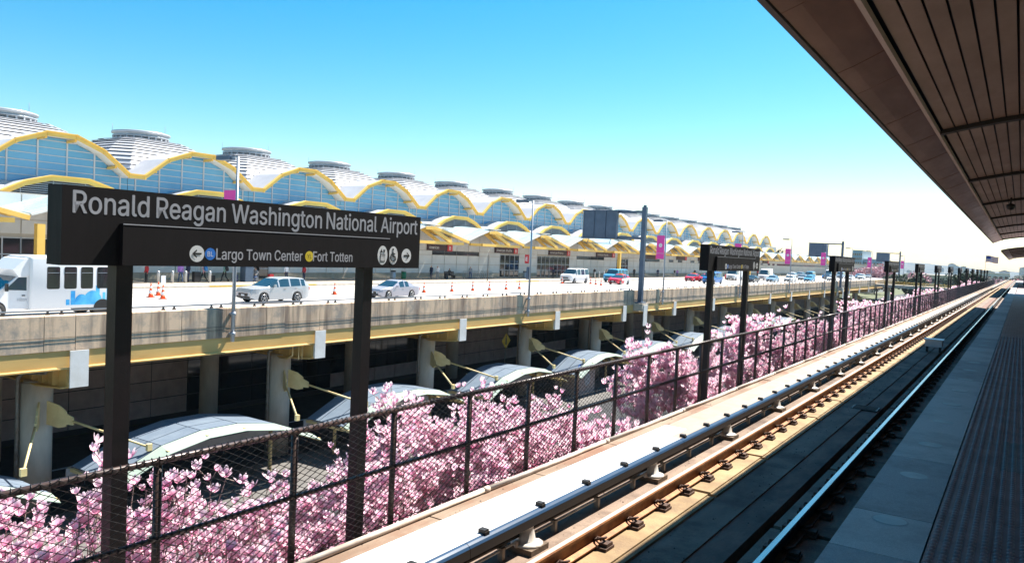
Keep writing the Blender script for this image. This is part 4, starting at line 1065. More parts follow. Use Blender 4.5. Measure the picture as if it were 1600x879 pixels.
def make_car(kind, paint, two=None, taxi=False):
    K = KIND[kind]; r = bpy.data.objects.new({'suv':'sport_utility_car','sedan':'sedan_car','hatch':'hatchback_car','van':'passenger_van','hivan':'high_roof_van'}[kind], None); COL.objects.link(r)
    L, w, wr, sill = K['L'], K['w'], K['wr'], K['sill']; ys = set([-L/2, L/2, -L/2+.12, L/2-.12, -L/2+.3, L/2-.3])
    for a, _ in K['top']: ys.add(a)
    for wy in K['wh']:
        for d in (-1.22,-1.12,-.95,-.6,0,.6,.95,1.12,1.22): ys.add(wy+d*wr)
    for a, c in K['pil']: ys.add(a); ys.add(c)
    ys = sorted(y for y in ys if -L/2-1e-6 <= y <= L/2+1e-6); ys2 = [ys[0]]
    for y in ys[1:]:
        if y-ys2[-1] > .012: ys2.append(y)
    ys = ys2
    def zb(y):
        z = sill + (.12 if abs(y) > L/2-.15 else 0)
        for wy in K['wh']:
            d = abs(y-wy)/(wr*1.13)
            if d < 1: z = max(z, wr + wr*1.13*math.sqrt(1-d*d))
        return z
    rings = []
    for y in ys:
        e = max(0, (abs(y)-(L/2-.55))/.55); ww_ = w*(1-.16*e*e*(1 if y < 0 else .7)); be = lerp_tab(K['belt'], y); tp = max(lerp_tab(K['top'], y), be+.01); z0 = min(zb(y), be-.06)
        g = min(1, max(0, (tp-be)/.5)); wt = ww_*(.95-.17*g*(1.0 if kind in ('suv','sedan','hatch') else .5)); m = z0 + (be-z0)*.55
        half = [(0,z0),(ww_*.95,z0),(ww_,m),(ww_*.98,be),(wt,tp-.05*g-.008),(wt*.86,tp-.005),(wt*.45,tp+.012*g),(0,tp+.018*g)]
        rings.append([(x, y, z) for x, z in half])
    body, side, front, rear, und = MB(), MB(), MB(), MB(), MB()
    n = 8
    def quad(mb, i, j, s, push=0.0, sm=True):
        A, B = rings[i], rings[i+1]
        q = [A[j], A[j+1], B[j+1], B[j]]
        q = [(s*(p[0]+push), p[1], p[2]) for p in q]
        mb.add(q if s > 0 else q[::-1], [(3,2,1,0)], 0, sm)
    two_m = MB()
    for i in range(len(ys)-1):
        ym = (ys[i]+ys[i+1])/2; tp = min(rings[i][7][2], rings[i+1][7][2]); be = rings[i][3][2]
        pil = any(a-1e-4 <= ym <= c+1e-4 for a, c in K['pil']); cab = (rings[i][4][2]-rings[i][3][2] > .10) and (rings[i+1][4][2]-rings[i+1][3][2] > .10)
        inws = K['ws'][0] <= ym <= K['ws'][1]; inrw = K['rw'][0] <= ym <= K['rw'][1]
        for s in (-1, 1):
            for j in range(n-1):
                tgt = body
                if j == 3 and cab and not pil and ym < K['rw'][0]+.05: tgt = side
                elif j >= 4 and inws: tgt = front
                elif j >= 4 and inrw: tgt = rear
                elif two and j in (1, 2) and ym > -.2*L and ym < .46*L and (ym > .0 or j == 2): tgt = two_m
                quad(tgt, i, j, s)
    for i, rev in ((0, False), (len(ys)-1, True)):
        A = rings[i]; poly = [(p[0], p[1], p[2]) for p in A] + [(-p[0], p[1], p[2]) for p in reversed(A[1:-1])]
        body.add(poly if not rev else poly[::-1], [tuple(range(len(poly)))], 0)
    body.build('body', paint, r)
    if two and two_m.f: two_m.build('side_panel', two, r)
    if side.f: side.build('side_window', M['carglass'], r)
    if front.f: front.build('windscreen', M['carglass'], r)
    if rear.f: rear.build('rear_window', M['carglass'], r)
    fy = -L/2; e0 = rings[0]
    MB().box(-w*.80,w*.80,fy+.35,L/2-.35,sill-.02,max(wr*1.9,.5)).build('underbody', M['black'], r)
    fb = e0[3][2]
    MB().box(-w*.48,w*.48,fy-.025,fy+.05,fb-.22,fb-.04).build('grille', M['black'], r)
    MB().box(-w*.70,w*.70,fy-.02,fy+.08,sill+.10,sill+.22).build('front_bumper', M['black'], r)
    MB().box(-.16,.16,fy-.045,fy-.022,sill+.24,sill+.34).build('number_plate', M['white'], r)
    for s in (-1, 1):
        MB().loft([[(s*w*.52,fy-.02,fb-.16),(s*w*.80,fy+.02,fb-.17),(s*w*.80,fy+.03,fb-.01),(s*w*.52,fy-.0,fb-.02)], [(s*w*.55,fy+.16,fb-.14),(s*w*.91,fy+.30,fb-.10),(s*w*.91,fy+.30,fb+.03),(s*w*.55,fy+.16,fb+.02)]], True).build('headlight', M['headlight'], r)
        rb = rings[-1][3][2]
        MB().box(s*w*.62,s*w*.90,L/2-.12,L/2+.015,rb-.28,rb-.04).build('tail_light', M['taillight'], r)
        my = K['ws'][0]+.42; mz = lerp_tab(K['belt'], my)+.10
        MB().loft([[(s*(w*.96),my,mz-.05),(s*(w*.96),my+.06,mz-.05),(s*(w*.96),my+.06,mz+.02),(s*(w*.96),my,mz+.02)], [(s*(w+.10),my-.03,mz-.08),(s*(w+.10),my+.08,mz-.08),(s*(w+.10),my+.08,mz+.09),(s*(w+.10),my-.03,mz+.09)], [(s*(w+.22),my,mz-.07),(s*(w+.22),my+.08,mz-.07),(s*(w+.22),my+.08,mz+.08),(s*(w+.22),my,mz+.08)]], True).build('wing_mirror', paint, r)
        for hy in (.12, 1.05):
            if kind in ('suv','sedan','hatch'): MB().box(s*(w*.985),s*(w*1.012),hy,hy+.2,lerp_tab(K['belt'],hy)-.15,lerp_tab(K['belt'],hy)-.11).build('door_handle', M['chrome'], r)
    for wy in K['wh']:
        for s in (-1, 1):
            x = s*(w-.13); t = MB()
            prof = [(wr*.62,-.11),(wr*.93,-.11),(wr,-.07),(wr,.07),(wr*.93,.11),(wr*.62,.11)]
            t.loft([[(x+q, wy+rd*math.cos(2*PI*k/18), wr+rd*math.sin(2*PI*k/18)) for k in range(18)] for rd, q in prof], True, 0, True)
            wo = t.build('wheel', M['rubber'], r)
            rm = MB(); xo = x+s*.105
            rm.add([(xo+s*.004, wy+wr*.63*math.cos(2*PI*k/18), wr+wr*.63*math.sin(2*PI*k/18)) for k in range(18)], [tuple(range(18)) if s > 0 else tuple(range(17,-1,-1))], 1)
            for k in range(5):
                a = 2*PI*k/5+.3; rm.beam((xo+s*.012, wy, wr),(xo+s*.012, wy+wr*.58*math.cos(a), wr+wr*.58*math.sin(a)), .03, .085, 0, (1,0,0))
            rm.loft([[(xo+s*q, wy+rd*math.cos(2*PI*k/18), wr+rd*math.sin(2*PI*k/18)) for k in range(18)] for rd, q in ((wr*.64,.0),(wr*.64,.02),(wr*.56,.02),(wr*.56,.0))], False, 0, True)
            rm.build('rim', [M['alloy'], M['black']], wo)
    if taxi:
        MB().loft([[(-.32,.25,1.47),(.32,.25,1.47),(.32,.5,1.47),(-.32,.5,1.47)], [(-.28,.29,1.62),(.28,.29,1.62),(.28,.46,1.62),(-.28,.46,1.62)]], True).build('roof_light', M['warn'], r)
    return r
def paint(name, c, metal=.25): return mat('paint_'+name, c, rough=.26, metal=metal, spec=.6)
P = dict(silver=paint('silver', (.46,.48,.50), .35), pearl=paint('lilac_silver', (.42,.41,.46), .35), white=paint('white', (.80,.80,.80), 0), red=paint('red', (.72,.03,.06), .1), blue=paint('blue', (.03,.20,.55), .2), pale=paint('pale_blue', (.30,.45,.58), .3), dark=paint('dark', (.03,.04,.055), .3), ltblue=paint('light_blue', (.10,.42,.68), .2), grey=paint('grey', (.30,.31,.33), .4))
# kind, paint, x, y (body centre), label, two-tone, taxi
CARS = [
 ('suv','silver',-42.75,34.9,'silver sport utility car on the road below the large station sign',None,False),
 ('sedan','pearl',-42.7,46.9,'silver lilac sedan just right of the large sign post',None,False),
 ('van','white',-53.6,97.2,'white passenger van parked at the kerb in front of the terminal doors',None,False),
 ('hatch','red',-49.3,103.0,'red and white taxi left of the gantry pole','white',True),
 ('van','ltblue',-53.4,110.3,'bright blue van behind the red and white taxi',None,False),
 ('hatch','red',-51.4,139.0,'red taxi between the gantry pole and the second station sign',None,True),
 ('hatch','red',-49.5,141.0,'red taxi half hidden by the left post of the second station sign','white',True),
 ('van','blue',-45.2,132.0,'deep blue van between the posts of the second station sign',None,False),
 ('hivan','white',-52.0,166.0,'white high roof van behind the deep blue van',None,False),
 ('sedan','dark',-45.6,157.0,'dark sedan just right of the second station sign post',None,False),
 ('hivan','white',-50.0,183.0,'tall white delivery van right of the second station sign',None,False),
 ('sedan','pale',-44.9,170.0,'pale blue sedan in front of the tall white delivery van',None,False),
 ('sedan','white',-44.2,182.0,'white sedan beside the parapet behind the pale blue sedan',None,False),
 ('suv','white',-52.5,218.0,'white sport utility car behind the white sedan',None,False),
 ('van','ltblue',-51.0,233.0,'light blue van farther along the crowded roadway',None,False),
 ('sedan','dark',-49.6,222.0,'dark sedan in front of the farther light blue van',None,False),
 ('sedan','ltblue',-43.0,196.0,'light blue sedan near the parapet before the third station sign',None,False),
 ('sedan','blue',-50.0,250.0,'blue sedan left of the third station sign',None,False),
 ('hatch','red',-54.0,170.0,'red car behind the dark sedan by the second sign',None,False),
 ('van','pale',-49.5,270.0,'pale blue van seen between the posts of the third station sign',None,False),
 ('sedan','white',-43.0,222.0,'white sedan seen under the third station sign board',None,False),
 ('suv','pale',-46.5,285.0,'pale blue sport utility car right of the third station sign',None,False),
 ('sedan','silver',-47.0,308.0,'silver sedan last in the line of traffic',None,False),
 ('sedan','grey',-55.0,205.0,'grey sedan at the terminal kerb behind the tall white van',None,False),
 ('sedan','silver',-46.8,206.0,'silver sedan in the middle lane behind the white sedan',None,False),
 ('suv','dark',-47.5,240.0,'dark sport utility car in the middle lane farther on',None,False),
 ('hivan','white',-51.5,262.0,'white high roof van among the far traffic',None,False),
 ('sedan','white',-43.2,250.0,'white sedan by the parapet among the far traffic',None,False),
 ('sedan','red',-52.5,285.0,'red sedan among the farthest traffic',None,False),
 ('suv','white',-43.5,272.0,'white sport utility car by the parapet at the far bend',None,False),
 ('suv','grey',-55.0,238.0,'grey sport utility car at the far terminal kerb',None,False),
]
for kd, pc, x, y, lab, tw, tx in CARS:
    c = make_car(kd, P[pc], P[tw] if tw else None, tx); c.location = (x, y, RZ+.006); c.rotation_euler.z = RND.uniform(-.01,.01)
    tag(c, lab, {'suv':'car','sedan':'car','hatch':'taxi' if tx else 'car','van':'van','hivan':'van'}[kd], 'vehicles on the upper roadway')

# shuttle bus at the left edge
bus = bpy.data.objects.new('shuttle_bus', None); COL.objects.link(bus); tag(bus, 'white cutaway shuttle bus with blue skyline graphic at the left edge', 'bus')
BW = paint('bus_white', (.82,.82,.83), 0)
def rbox(mb, x0, x1, y0, y1, z0, z1, r=.12, mi=0):
    pts = []
    for cx, cz, a0 in ((x1-r,z0+r*.4,-90),(x1-r,z1-r,0),(x0+r,z1-r,90),(x0+r,z0+r*.4,180)):
        for k in range(5):
            a = math.radians(a0+k*22.5); rz_ = r if a0 in (0,90) else r*.4
            pts.append((cx+r*math.cos(a), cz+rz_*math.sin(a)))
    mb.loft([[(cx*.97 if q in (0,3) else cx, y, cz if q in (1,2) else z0+(cz-z0)*.985) for cx, cz in pts] for q, y in enumerate((y0,y0+.12,y1-.12,y1))], True, mi, True)
rb_ = MB(); rbox(rb_, -1.2, 1.2, -1.35, 3.5, .45, 2.98); bo = rb_.build('coach_body', BW, bus)
# cab with sloped bonnet
cabp = [(-3.55,.5),(-3.6,1.0),(-3.45,1.18),(-2.55,1.38),(-1.75,2.05),(-1.34,2.12),(-1.34,.5)]
for wy in (-2.75,): pass
MB().prism(cabp, 'x', -1.0, 1.0).build('cab', BW, bus)
MB().prism([(-1.80,2.0),(-1.33,2.08),(-1.33,2.9),(-1.55,2.86),(-2.05,2.35)], 'x', -1.1, 1.1).build('roof_pod', BW, bus)
MB().add([(-.86,-2.50,1.44),(.86,-2.50,1.44),(.82,-1.80,2.03),(-.82,-1.80,2.03)], [(0,1,2,3)]).build('windscreen', M['carglass'], bus)
for s in (-1, 1):
    MB().prism([(-2.33,1.40),(-1.78,1.98),(-1.42,1.98),(-1.42,1.36)], 'x', s*1.003, s*1.012).build('cab_window', M['carglass'], bus)
    MB().box(s*1.005,s*1.025,-1.62,-1.48,1.10,1.15).build('door_handle', M['black'], bus)
    MB().box(s*1.02,s*1.22,-2.36,-2.28,1.35,1.70).build('wing_mirror', M['black'], bus)
    MB().box(s*.62,s*.95,-3.63,-3.55,.85,1.05).build('headlight', M['headlight'], bus)
    for k in range(4):
        y = -.62 + k*.80
        fr = MB(); pts = []
        for cy_, cz_, a0 in ((y+.54,1.50,-90),(y+.54,2.42,0),(y+.10,2.42,90),(y+.10,1.50,180)):
            for q in range(4): a = math.radians(a0+q*30); pts.append((cy_+.08*math.cos(a), cz_+.08*math.sin(a)))
        fr.prism(pts, 'x', s*1.19, s*1.212); wdo = fr.build('window_frame', M['black'], bus)
        ins_ = [(y+.32+(p[0]-y-.32)*.92, 1.96+(p[1]-1.96)*.95) for p in pts]
        MB().prism(ins_, 'x', s*1.2125, s*1.216).build('pane', M['dark_glass'], wdo)
        MB().box(s*1.2165,s*1.2185,y+.05,y+.59,2.20,2.22).build('pane_bar', M['lampgrey'], wdo)
    # skyline graphic: blue towers and a dome on the lower side
    g = MB(); X_ = s*1.2045
    M.setdefault('gfx', mat('bus_graphic_blue', (.02,.27,.62), (.12,.55,.80), 1.3, .35)); 
    def gp(pts): g.add([(X_,)+p for p in pts], [tuple(range(len(pts)))])
    z = .62
    for i_, (a, e, h) in enumerate(((.30,.48,.28),(.52,.74,.70),(.76,.92,.36),(1.15,1.3,.45),(1.75,1.95,.95),(2.1,2.25,.6),(2.5,2.66,1.25),(2.3,2.45,.8))):
        gp([(a,z),(e,z),(e,z+h),(a,z+h)]); X_ += s*.0003
    for c_, rd in ((1.05,.34),(1.60,.48),(2.75,.55)):
        X_ += s*.0003; gp([(c_+rd*math.cos(PI*k/12)*(1 if c_ < 2.5 else .3), z+.10+rd*1.25*math.sin(PI*k/12)) for k in range(13)] + [(c_-rd*(1 if c_ < 2.5 else .3),z),(c_+rd*(1 if c_ < 2.5 else .3),z)])
    g.build('skyline_graphic', M['gfx'], bus)
    t = MB(); M.setdefault('txtgrey', mat('bus_lettering', (.33,.35,.38), rough=.5))
    put_text(t, 'Hilton', (s*1.014, -1.82 if s > 0 else -1.4, .86), (0,s,0), .15, .42, .005); t.build('lettering', M['txtgrey'], bus)
    for wy in (-2.72, 2.1):
        wr = .40; x = s*.95 if wy < 0 else s*1.02; t = MB()
        t.loft([[(x+q, wy+rd*math.cos(2*PI*k/18), wr+rd*math.sin(2*PI*k/18)) for k in range(18)] for rd, q in ((.25,-.12),(wr*.94,-.12),(wr,-.07),(wr,.07),(wr*.94,.12),(.25,.12))], True, 0, True)
        wo = t.build('wheel', M['rubber'], bus); MB().cyl((x+s*.12,wy,wr),(x+s*.13,wy,wr),.22,n=16).build('rim', M['alloy'], wo)
        ah = MB(); ah.cyl((s*.7,wy,.46),(s*(1.013 if wy < 0 else 1.215),wy,.44),.44,n=22); ah.build('wheel_arch', M['black'], bus)
MB().box(-.95,.95,-3.66,-3.58,.48,.68).build('front_bumper', M['black'], bus); MB().box(-.55,.55,-3.63,-3.58,.80,1.08).build('grille', M['black'], bus)
MB().box(-1.1,1.1,3.5,3.6,.45,.65).build('rear_bumper', M['black'], bus)
bus.location = (-40.2, 19.0, RZ+.006)

# ================================================================ STREET FURNITURE
def lamp_post(y, lab, banner):
    r = bpy.data.objects.new('lamp_post', None); COL.objects.link(r); r.location = (PX+.2, y, 0)
    MB().cyl((0,0,-2.5),(0,0,6.75),.10,.065,10).build('pole', M['lampgrey'], r)
    MB().box(-1.05,.05,-.04,.04,6.68,6.76).build('arm', M['lampgrey'], r); MB().box(-1.5,-.5,-.2,.2,6.60,6.80).build('lamp_head', M['gantry'], r)
    for z in (-1.1,-2.1): MB().box(-.2,0,-.09,.09,z-.05,z+.05).cyl((0,0,z-.09),(0,0,z+.09),.13,n=10).build('bracket', M['lampgrey'], r)
    if banner:
        b_ = MB().box(-1.02,-.12,-.012,.012,2.5,5.1).build('banner', M['banner'], r)
        f = MB()
        for k in range(6):
            a = 2*PI*k/6+.3; cx, cz = -.57+.12*math.cos(a), 4.0+.14*math.sin(a)
            f.add([(cx+.1*math.cos(2*PI*q/8), -.016-.0004*k, cz+.1*math.sin(2*PI*q/8)) for q in range(8)], [tuple(range(8))])
        f.build('flower_emblem', M['white'], b_)
        MB().box(-1.0,-.14,-.0165,-.0125,3.1,3.14).build('banner_line', M['letter_white'], b_)
        for z in (2.51,5.09): MB().cyl((0,0,z),(-1.05,0,z),.02,n=6).build('banner_arm', M['lampgrey'], r)
    return tag(r, lab, 'lamp post', 'lamp posts along the parapet')
lamps = ['lamp post with pink banner rising behind the large station sign', 'lamp post left of the white van, without a full banner in view', 'lamp post with pink banner right of the gantry pole', 'lamp post with pink banner behind the second station sign', 'lamp post with pink banner before the far gantry', 'lamp post with pink banner left of the third station sign', 'lamp post between the third and fourth station signs', 'lamp post beside the fourth station sign', 'farthest lamp post on the parapet', 'lamp post out past the far gantry']
for k, y in enumerate((24.35, 52.05, 79.7, 107.4, 135.0, 163.0, 191.0, 219.0, 250.0, 285.0)): lamp_post(y, lamps[k], k not in (1, 6, 8))
l2 = empty('stop_sign_plate', (-32.8,52.05,2.0)); tag(l2, 'small red plate with a letter on the lamp post left of the white van', 'sign')
MB().box(-33.30,-32.92,51.98,52.02,1.72,2.42).build('plate', M['redsign'], l2); MB().box(-33.05,-32.85,51.9,52.1,.45,1.45).build('control_box', M['gantry'], l2)
t = MB(); put_text(t, 'E', (-33.11,51.975,1.92), (1,0,0), .3, None, .02, 0, True); t.build('letter', M['white'], l2)

def gantry(y, lab):
    r = empty('sign_gantry', (PX+.35, y, -2.2)); X = PX+.4
    MB().box(X-.22,X+.22,y-.22,y+.22,-2.0,7.75).box(X-.12,X+.12,y-.12,y+.12,7.75,7.95).build('mast', M['gantry'], r)
    MB().box(X-.45,X+.45,y-.5,y+.5,-2.12,-2.0).build('base_plate', M['gantry'], r)
    MB().box(PX+.0,X+.6,y-.75,y+.75,-2.9,-2.12).build('bracket_block', M['cap'], r); MB().box(X+.6,X+.66,y-.45,y+.45,-4.4,-2.3).build('end_plate', M['end_plate'], r)
    for z in (7.25,4.55): MB().beam((X-.2,y,z),(X-7.0,y,z), .22, .26).build('arm', M['gantry'], r)
    p = MB().box(X-6.9,X-2.9,y-.42,y-.05,4.35,7.35).build('sign_panel', M['gantry'], r)
    for x in (X-6.9,X-5.6,X-4.25,X-2.98): MB().box(x,x+.08,y-.50,y-.421,4.40,7.30).build('panel_rib', M['lampgrey'] if x < X-6 else M['gantry'], p)
    for z in (4.35,7.25): MB().box(X-6.95,X-2.85,y-.56,y-.43,z,z+.12).build('panel_edge', M['gantry'], p)
    for x in (X-6.2,X-3.6): MB().tube([(x,y-.3,4.35),(x,y-.5,3.9)], .03, 6).build('lamp_stalk', M['gantry'], r)
    MB().tube([(X-6.4,y-.5,3.88),(X-3.4,y-.5,3.88)], .035, 6).build('lamp_bar', M['gantry'], r)
    return tag(r, lab, 'gantry', 'blue grey sign gantries over the roadway')
gantry(73.3, 'blue grey sign gantry with a tall mast in the middle of the view'); gantry(178.0, 'sign gantry behind the third station sign'); gantry(272.0, 'farthest sign gantry behind the fourth station sign')

conem = MB(); conem.cbox((0,0,.02),(.40,.40,.04)).lathe((0,0,.04), [(.165,0),(.135,.22)], 14); cb_ = conem.mesh('cone_body', M['cone'])
cw1 = MB().lathe((0,0,.26), [(.136,0),(.105,.2)], 14).mesh('white_collar', M['white']); cw2 = MB().lathe((0,0,.46), [(.104,0),(.08,.16)], 14).mesh('cone_middle', M['cone'])
cw3 = MB().lathe((0,0,.62), [(.079,0),(.058,.14)], 14).mesh('white_collar', M['white']); cw4 = MB().lathe((0,0,.76), [(.057,0),(.03,.2),(.01,.2)], 14).mesh('cone_tip', M['cone'])
CN = [(-46.2,55.0,'orange cone nearest the lilac sedan'), (-46.4,59.45,'second orange cone right of the lilac sedan'), (-46.45,62.95,'third orange cone in the row right of the lilac sedan'), (-46.35,65.75,'fourth orange cone in the row right of the lilac sedan'), (-46.5,69.1,'fifth orange cone in the row, left of the lamp post'), (-46.8,72.2,'sixth orange cone in the row, beside the lamp post'),
 (-53.0,92.6,'orange cone under the front of the white van'), (-51.2,97.6,'orange cone just right of the white van'), (-49.8,96.5,'orange cone midway between the white van and the red taxi'), (-48.4,95.4,'orange cone with a yellow base close to the red taxi'), (-49.1,29.85,'orange cone at the left of the group behind the bus'), (-50.4,31.2,'orange cone at the back of the group behind the bus'), (-47.6,29.8,'orange cone with a white paddle sign on top'), (-48.6,27.6,'orange cone right behind the shuttle bus'), (-47.0,44.6,'orange cone hidden behind the lilac sedan bonnet')]
for x, y, lab in CN:
    r = bpy.data.objects.new('traffic_cone', None); COL.objects.link(r); r.location = (x, y, RZ+.006); tag(r, lab, 'cone', 'orange traffic cones on the roadway')
    for nm, me in (('cone_body',cb_),('white_collar',cw1),('cone_middle',cw2),('white_collar',cw3),('cone_tip',cw4)): obj(nm, me, r)
    if 'paddle' in lab: MB().box(-.02,.02,-.16,.16,.95,1.55).build('paddle', M['white'], r)
bolm = MB().lathe((0,0,0), [(.13,0),(.13,.95),(.11,1.02),(.05,1.06)], 14).mesh('bollard', M['bollard']); bolr = MB().lathe((0,0,.86), [(.134,0),(.134,.06)], 14).mesh('band', M['lampgrey'])
bl_ = ['leftmost bollard on the terminal pavement by the cones', 'second bollard from the left on the terminal pavement', 'third bollard from the left, beside the traveller with a purple pack', 'fourth bollard from the left, beside the traveller in pink']
for k, (x, y) in enumerate(((-61.0,37.7),(-60.9,38.95),(-60.9,40.2),(-60.9,42.6))):
    o = obj('bollard', bolm, None, (x, y, -1.45)); tag(o, bl_[k], 'bollard', 'grey bollards on the terminal pavement'); obj('band', bolr, o)
for k in range(6):
    o = obj('bollard', bolm, None, (-60.9, 117.5+k*1.7, -1.45)); tag(o, '%s bollard from the left in front of the glazed entrance' % ORD[k], 'bollard', 'grey bollards at the glazed entrance'); obj('band', bolr, o)
# bins, kiosk, luggage carts, bench
def bin_(x, y, c, lab):
    r = empty('litter_bin', (x, y, -1.45)); tag(r, lab, 'bin', 'litter bins on the terminal pavement')
    MB().lathe((x,y,-1.45), [(.28,0),(.31,.05),(.31,.9)], 16).build('drum', M['lampgrey'] if c == 'grey' else M['signgreen'], r); MB().lathe((x,y,-.55), [(.33,0),(.33,.08),(.2,.14),(.05,.15)], 16).build('lid', M['black'] if c == 'grey' else M['bollard'], r)
bin_(-63.5,69.7,'grey','grey litter bin right of the large station sign post'); bin_(-63.5,71.6,'green','green litter bin right of the large station sign post'); bin_(-63.6,99.5,'grey','grey litter bin right of the luggage carts'); bin_(-63,142,'green','green litter bin near the third lamp post')
kio = empty('help_kiosk', (-61.5,47.0,-1.45)); tag(kio, 'blue grey kiosk box behind the lamp post by the silver car', 'kiosk')
MB().box(-61.8,-61.0,46.5,47.4,-1.45,.25).build('cabinet', M['gantry'], kio); MB().box(-61.85,-60.95,46.45,47.45,.25,.33).build('top', M['lampgrey'], kio)
for k in range(14):
    r = bpy.data.objects.new('luggage_cart', None); COL.objects.link(r); r.location = (-63.2, 84.2+k*.46, -1.45)
    tag(r, 'nested luggage cart in the row against the terminal wall', 'cart', 'row of nested luggage carts')
    MB().tube([(-.3,-.5,.95),(-.3,-.5,.15),(-.3,.45,.13),(.3,.45,.13),(.3,-.5,.15),(.3,-.5,.95)], .025, 6).tube([(-.3,-.5,.98),(.3,-.5,.98)], .03, 6).tube([(-.3,-.5,.5),(.3,-.5,.5)], .02, 6).build('frame', M['bollard'], r)
    for x, y in ((-.28,-.4),(.28,-.4),(0,.4)): MB().cyl((x-.02,y,.07),(x+.02,y,.07),.07,n=8).build('wheel', M['rubber'], r)
pl_ = empty('pavement_pole', (-58.2,82.0,-1.45)); tag(pl_, 'thin dark pole on the pavement in front of the terminal wall', 'pole')
MB().cyl((-58.2,82,-1.45),(-58.2,82,2.3),.06,n=8).build('shaft', M['frame_dark'], pl_); MB().lathe((-58.2,82,-1.45), [(.16,0),(.12,.06)], 10).build('foot', M['frame_dark'], pl_)
bn = empty('bench', (-63.2,80.6,-1.45)); tag(bn, 'dark bench with luggage against the terminal wall left of the carts', 'bench')
MB().box(-63.5,-63.0,79.6,81.6,-1.03,-.97).build('seat', M['frame_dark'], bn); MB().box(-63.55,-63.48,79.6,81.6,-.95,-.5).build('backrest', M['frame_dark'], bn)
for y in (79.8,81.4): MB().box(-63.45,-63.05,y-.03,y+.03,-1.45,-1.03).build('leg', M['frame_dark'], bn)

# ================================================================ PEOPLE
def person(pose, h, top, legs, skin=M['skin'], hair=M['hair'], seed=0):
    rr = random.Random(seed); st = .0 if pose == 'stand' else .24
    J = {}
    if pose == 'sit':
        J = dict(pel=(0,0,.50), sp=(0,.05,.78), ch=(0,.04,1.02), nk=(0,.02,1.18), hd0=(0,.0,1.26), hd1=(0,-.02,1.42),
            hL=(.10,0,.50), kL=(.13,-.42,.50), aL=(.13,-.40,.09), tL=(.13,-.54,.04), hR=(-.10,0,.50), kR=(-.13,-.44,.50), aR=(-.13,-.44,.09), tR=(-.13,-.58,.04),
            sL=(.19,.03,1.08), eL=(.24,-.06,.82), wL=(.16,-.30,.72), fL=(.15,-.38,.71), sR=(-.19,.03,1.08), eR=(-.24,-.06,.82), wR=(-.16,-.30,.72), fR=(-.15,-.38,.71))
    else:
        J = dict(pel=(0,0,.92), sp=(0,-.005,1.12), ch=(0,.0,1.32), nk=(0,-.005,1.48), hd0=(0,-.015,1.56), hd1=(0,-.02,1.70),
            hL=(.10,0,.90), kL=(.11,-st*.9-.02,.49), aL=(.11,-st*1.2,.09), tL=(.11,-st*1.2-.15,.04), hR=(-.10,0,.90), kR=(-.11,st*.2-.02,.50), aR=(-.11,st*1.5,.11), tR=(-.11,st*1.5-.14,.045),
            sL=(.19,0,1.40), eL=(.25,st*.6+.02,1.14), wL=(.25,st*.9-.08,.90), fL=(.245,st*.9-.12,.80), sR=(-.19,0,1.40), eR=(-.25,-st*.5+.02,1.14), wR=(-.25,-st*1.2-.06,.92), fR=(-.245,-st*1.3-.08,.83))
    E = [('pel','sp'),('sp','ch'),('ch','nk'),('nk','hd0'),('hd0','hd1'),('pel','hL'),('hL','kL'),('kL','aL'),('aL','tL'),('pel','hR'),('hR','kR'),('kR','aR'),('aR','tR'),('ch','sL'),('sL','eL'),('eL','wL'),('wL','fL'),('ch','sR'),('sR','eR'),('eR','wR'),('wR','fR')]
    RD = dict(pel=.155, sp=.135, ch=.155, nk=.06, hd0=.085, hd1=.09, h=.10, k=.065, a=.048, t=.045, s=.075, e=.05, w=.036, f=.036)
    names = list(J); bm = bmesh.new(); vv = {}
    sk = bm.verts.layers.skin.verify()
    for n_ in names:
        v = bm.verts.new(J[n_]); vv[n_] = v; r_ = RD.get(n_, RD.get(n_[0], .06)); v[sk].radius = (r_, r_*.8 if n_ in ('pel','sp','ch') else r_)
        if n_ == 'pel': v[sk].use_root = True
    for a, c in E: bm.edges.new((vv[a], vv[c]))
    me = bpy.data.meshes.new('tmp'); bm.to_mesh(me); bm.free()
    o = bpy.data.objects.new('tmp', me); COL.objects.link(o); o.modifiers.new('s', 'SKIN'); q = o.modifiers.new('u', 'SUBSURF'); q.levels = 1; q.render_levels = 1
    bpy.context.view_layer.update()
    m2 = bpy.data.meshes.new_from_object(o.evaluated_get(bpy.context.evaluated_depsgraph_get())); bpy.data.objects.remove(o)
    m2.name = 'person'; m2.materials.clear()
    for m_ in (top, legs, skin, hair, M['black']): m2.materials.append(m_)
    hz = J['hd0'][2]; pz = J['pel'][2]
    idx = []
    for p in m2.polygons:
        c = p.center; fd = Vector(c)
        if c.z > hz+.02: i_ = 3 if (c.y > J['hd1'][1]-.02 or c.z > hz+.2) else 2
        elif c.z > J['nk'][2]-.01: i_ = 2
        elif min((fd-Vector(J['fL'])).length, (fd-Vector(J['fR'])).length) < .075: i_ = 2
        elif c.z < .10: i_ = 4
        elif pose == 'sit': i_ = 1 if (c.z < pz+.09 and c.y < .1 and not abs(c.x) > .2) else 0
        else: i_ = 1 if (c.z < pz+.05 and abs(c.x) < .215) else 0
        idx.append(i_)
    m2.polygons.foreach_set('material_index', idx); m2.polygons.foreach_set('use_smooth', [True]*len(idx))
    s = h/1.78
    for v in m2.vertices: v.co = v.co*s
    return m2
CL = {n_: mat('cloth_'+n_, c, rough=.85) for n_, c in dict(red=(.45,.03,.04), navy=(.025,.035,.08), black=(.02,.02,.022), pink=(.75,.38,.40), purple=(.42,.20,.55), white=(.75,.76,.80), denim=(.06,.10,.20), grey=(.25,.26,.28), green=(.20,.34,.28), tan=(.42,.32,.22), blue=(.05,.22,.5)).items()}
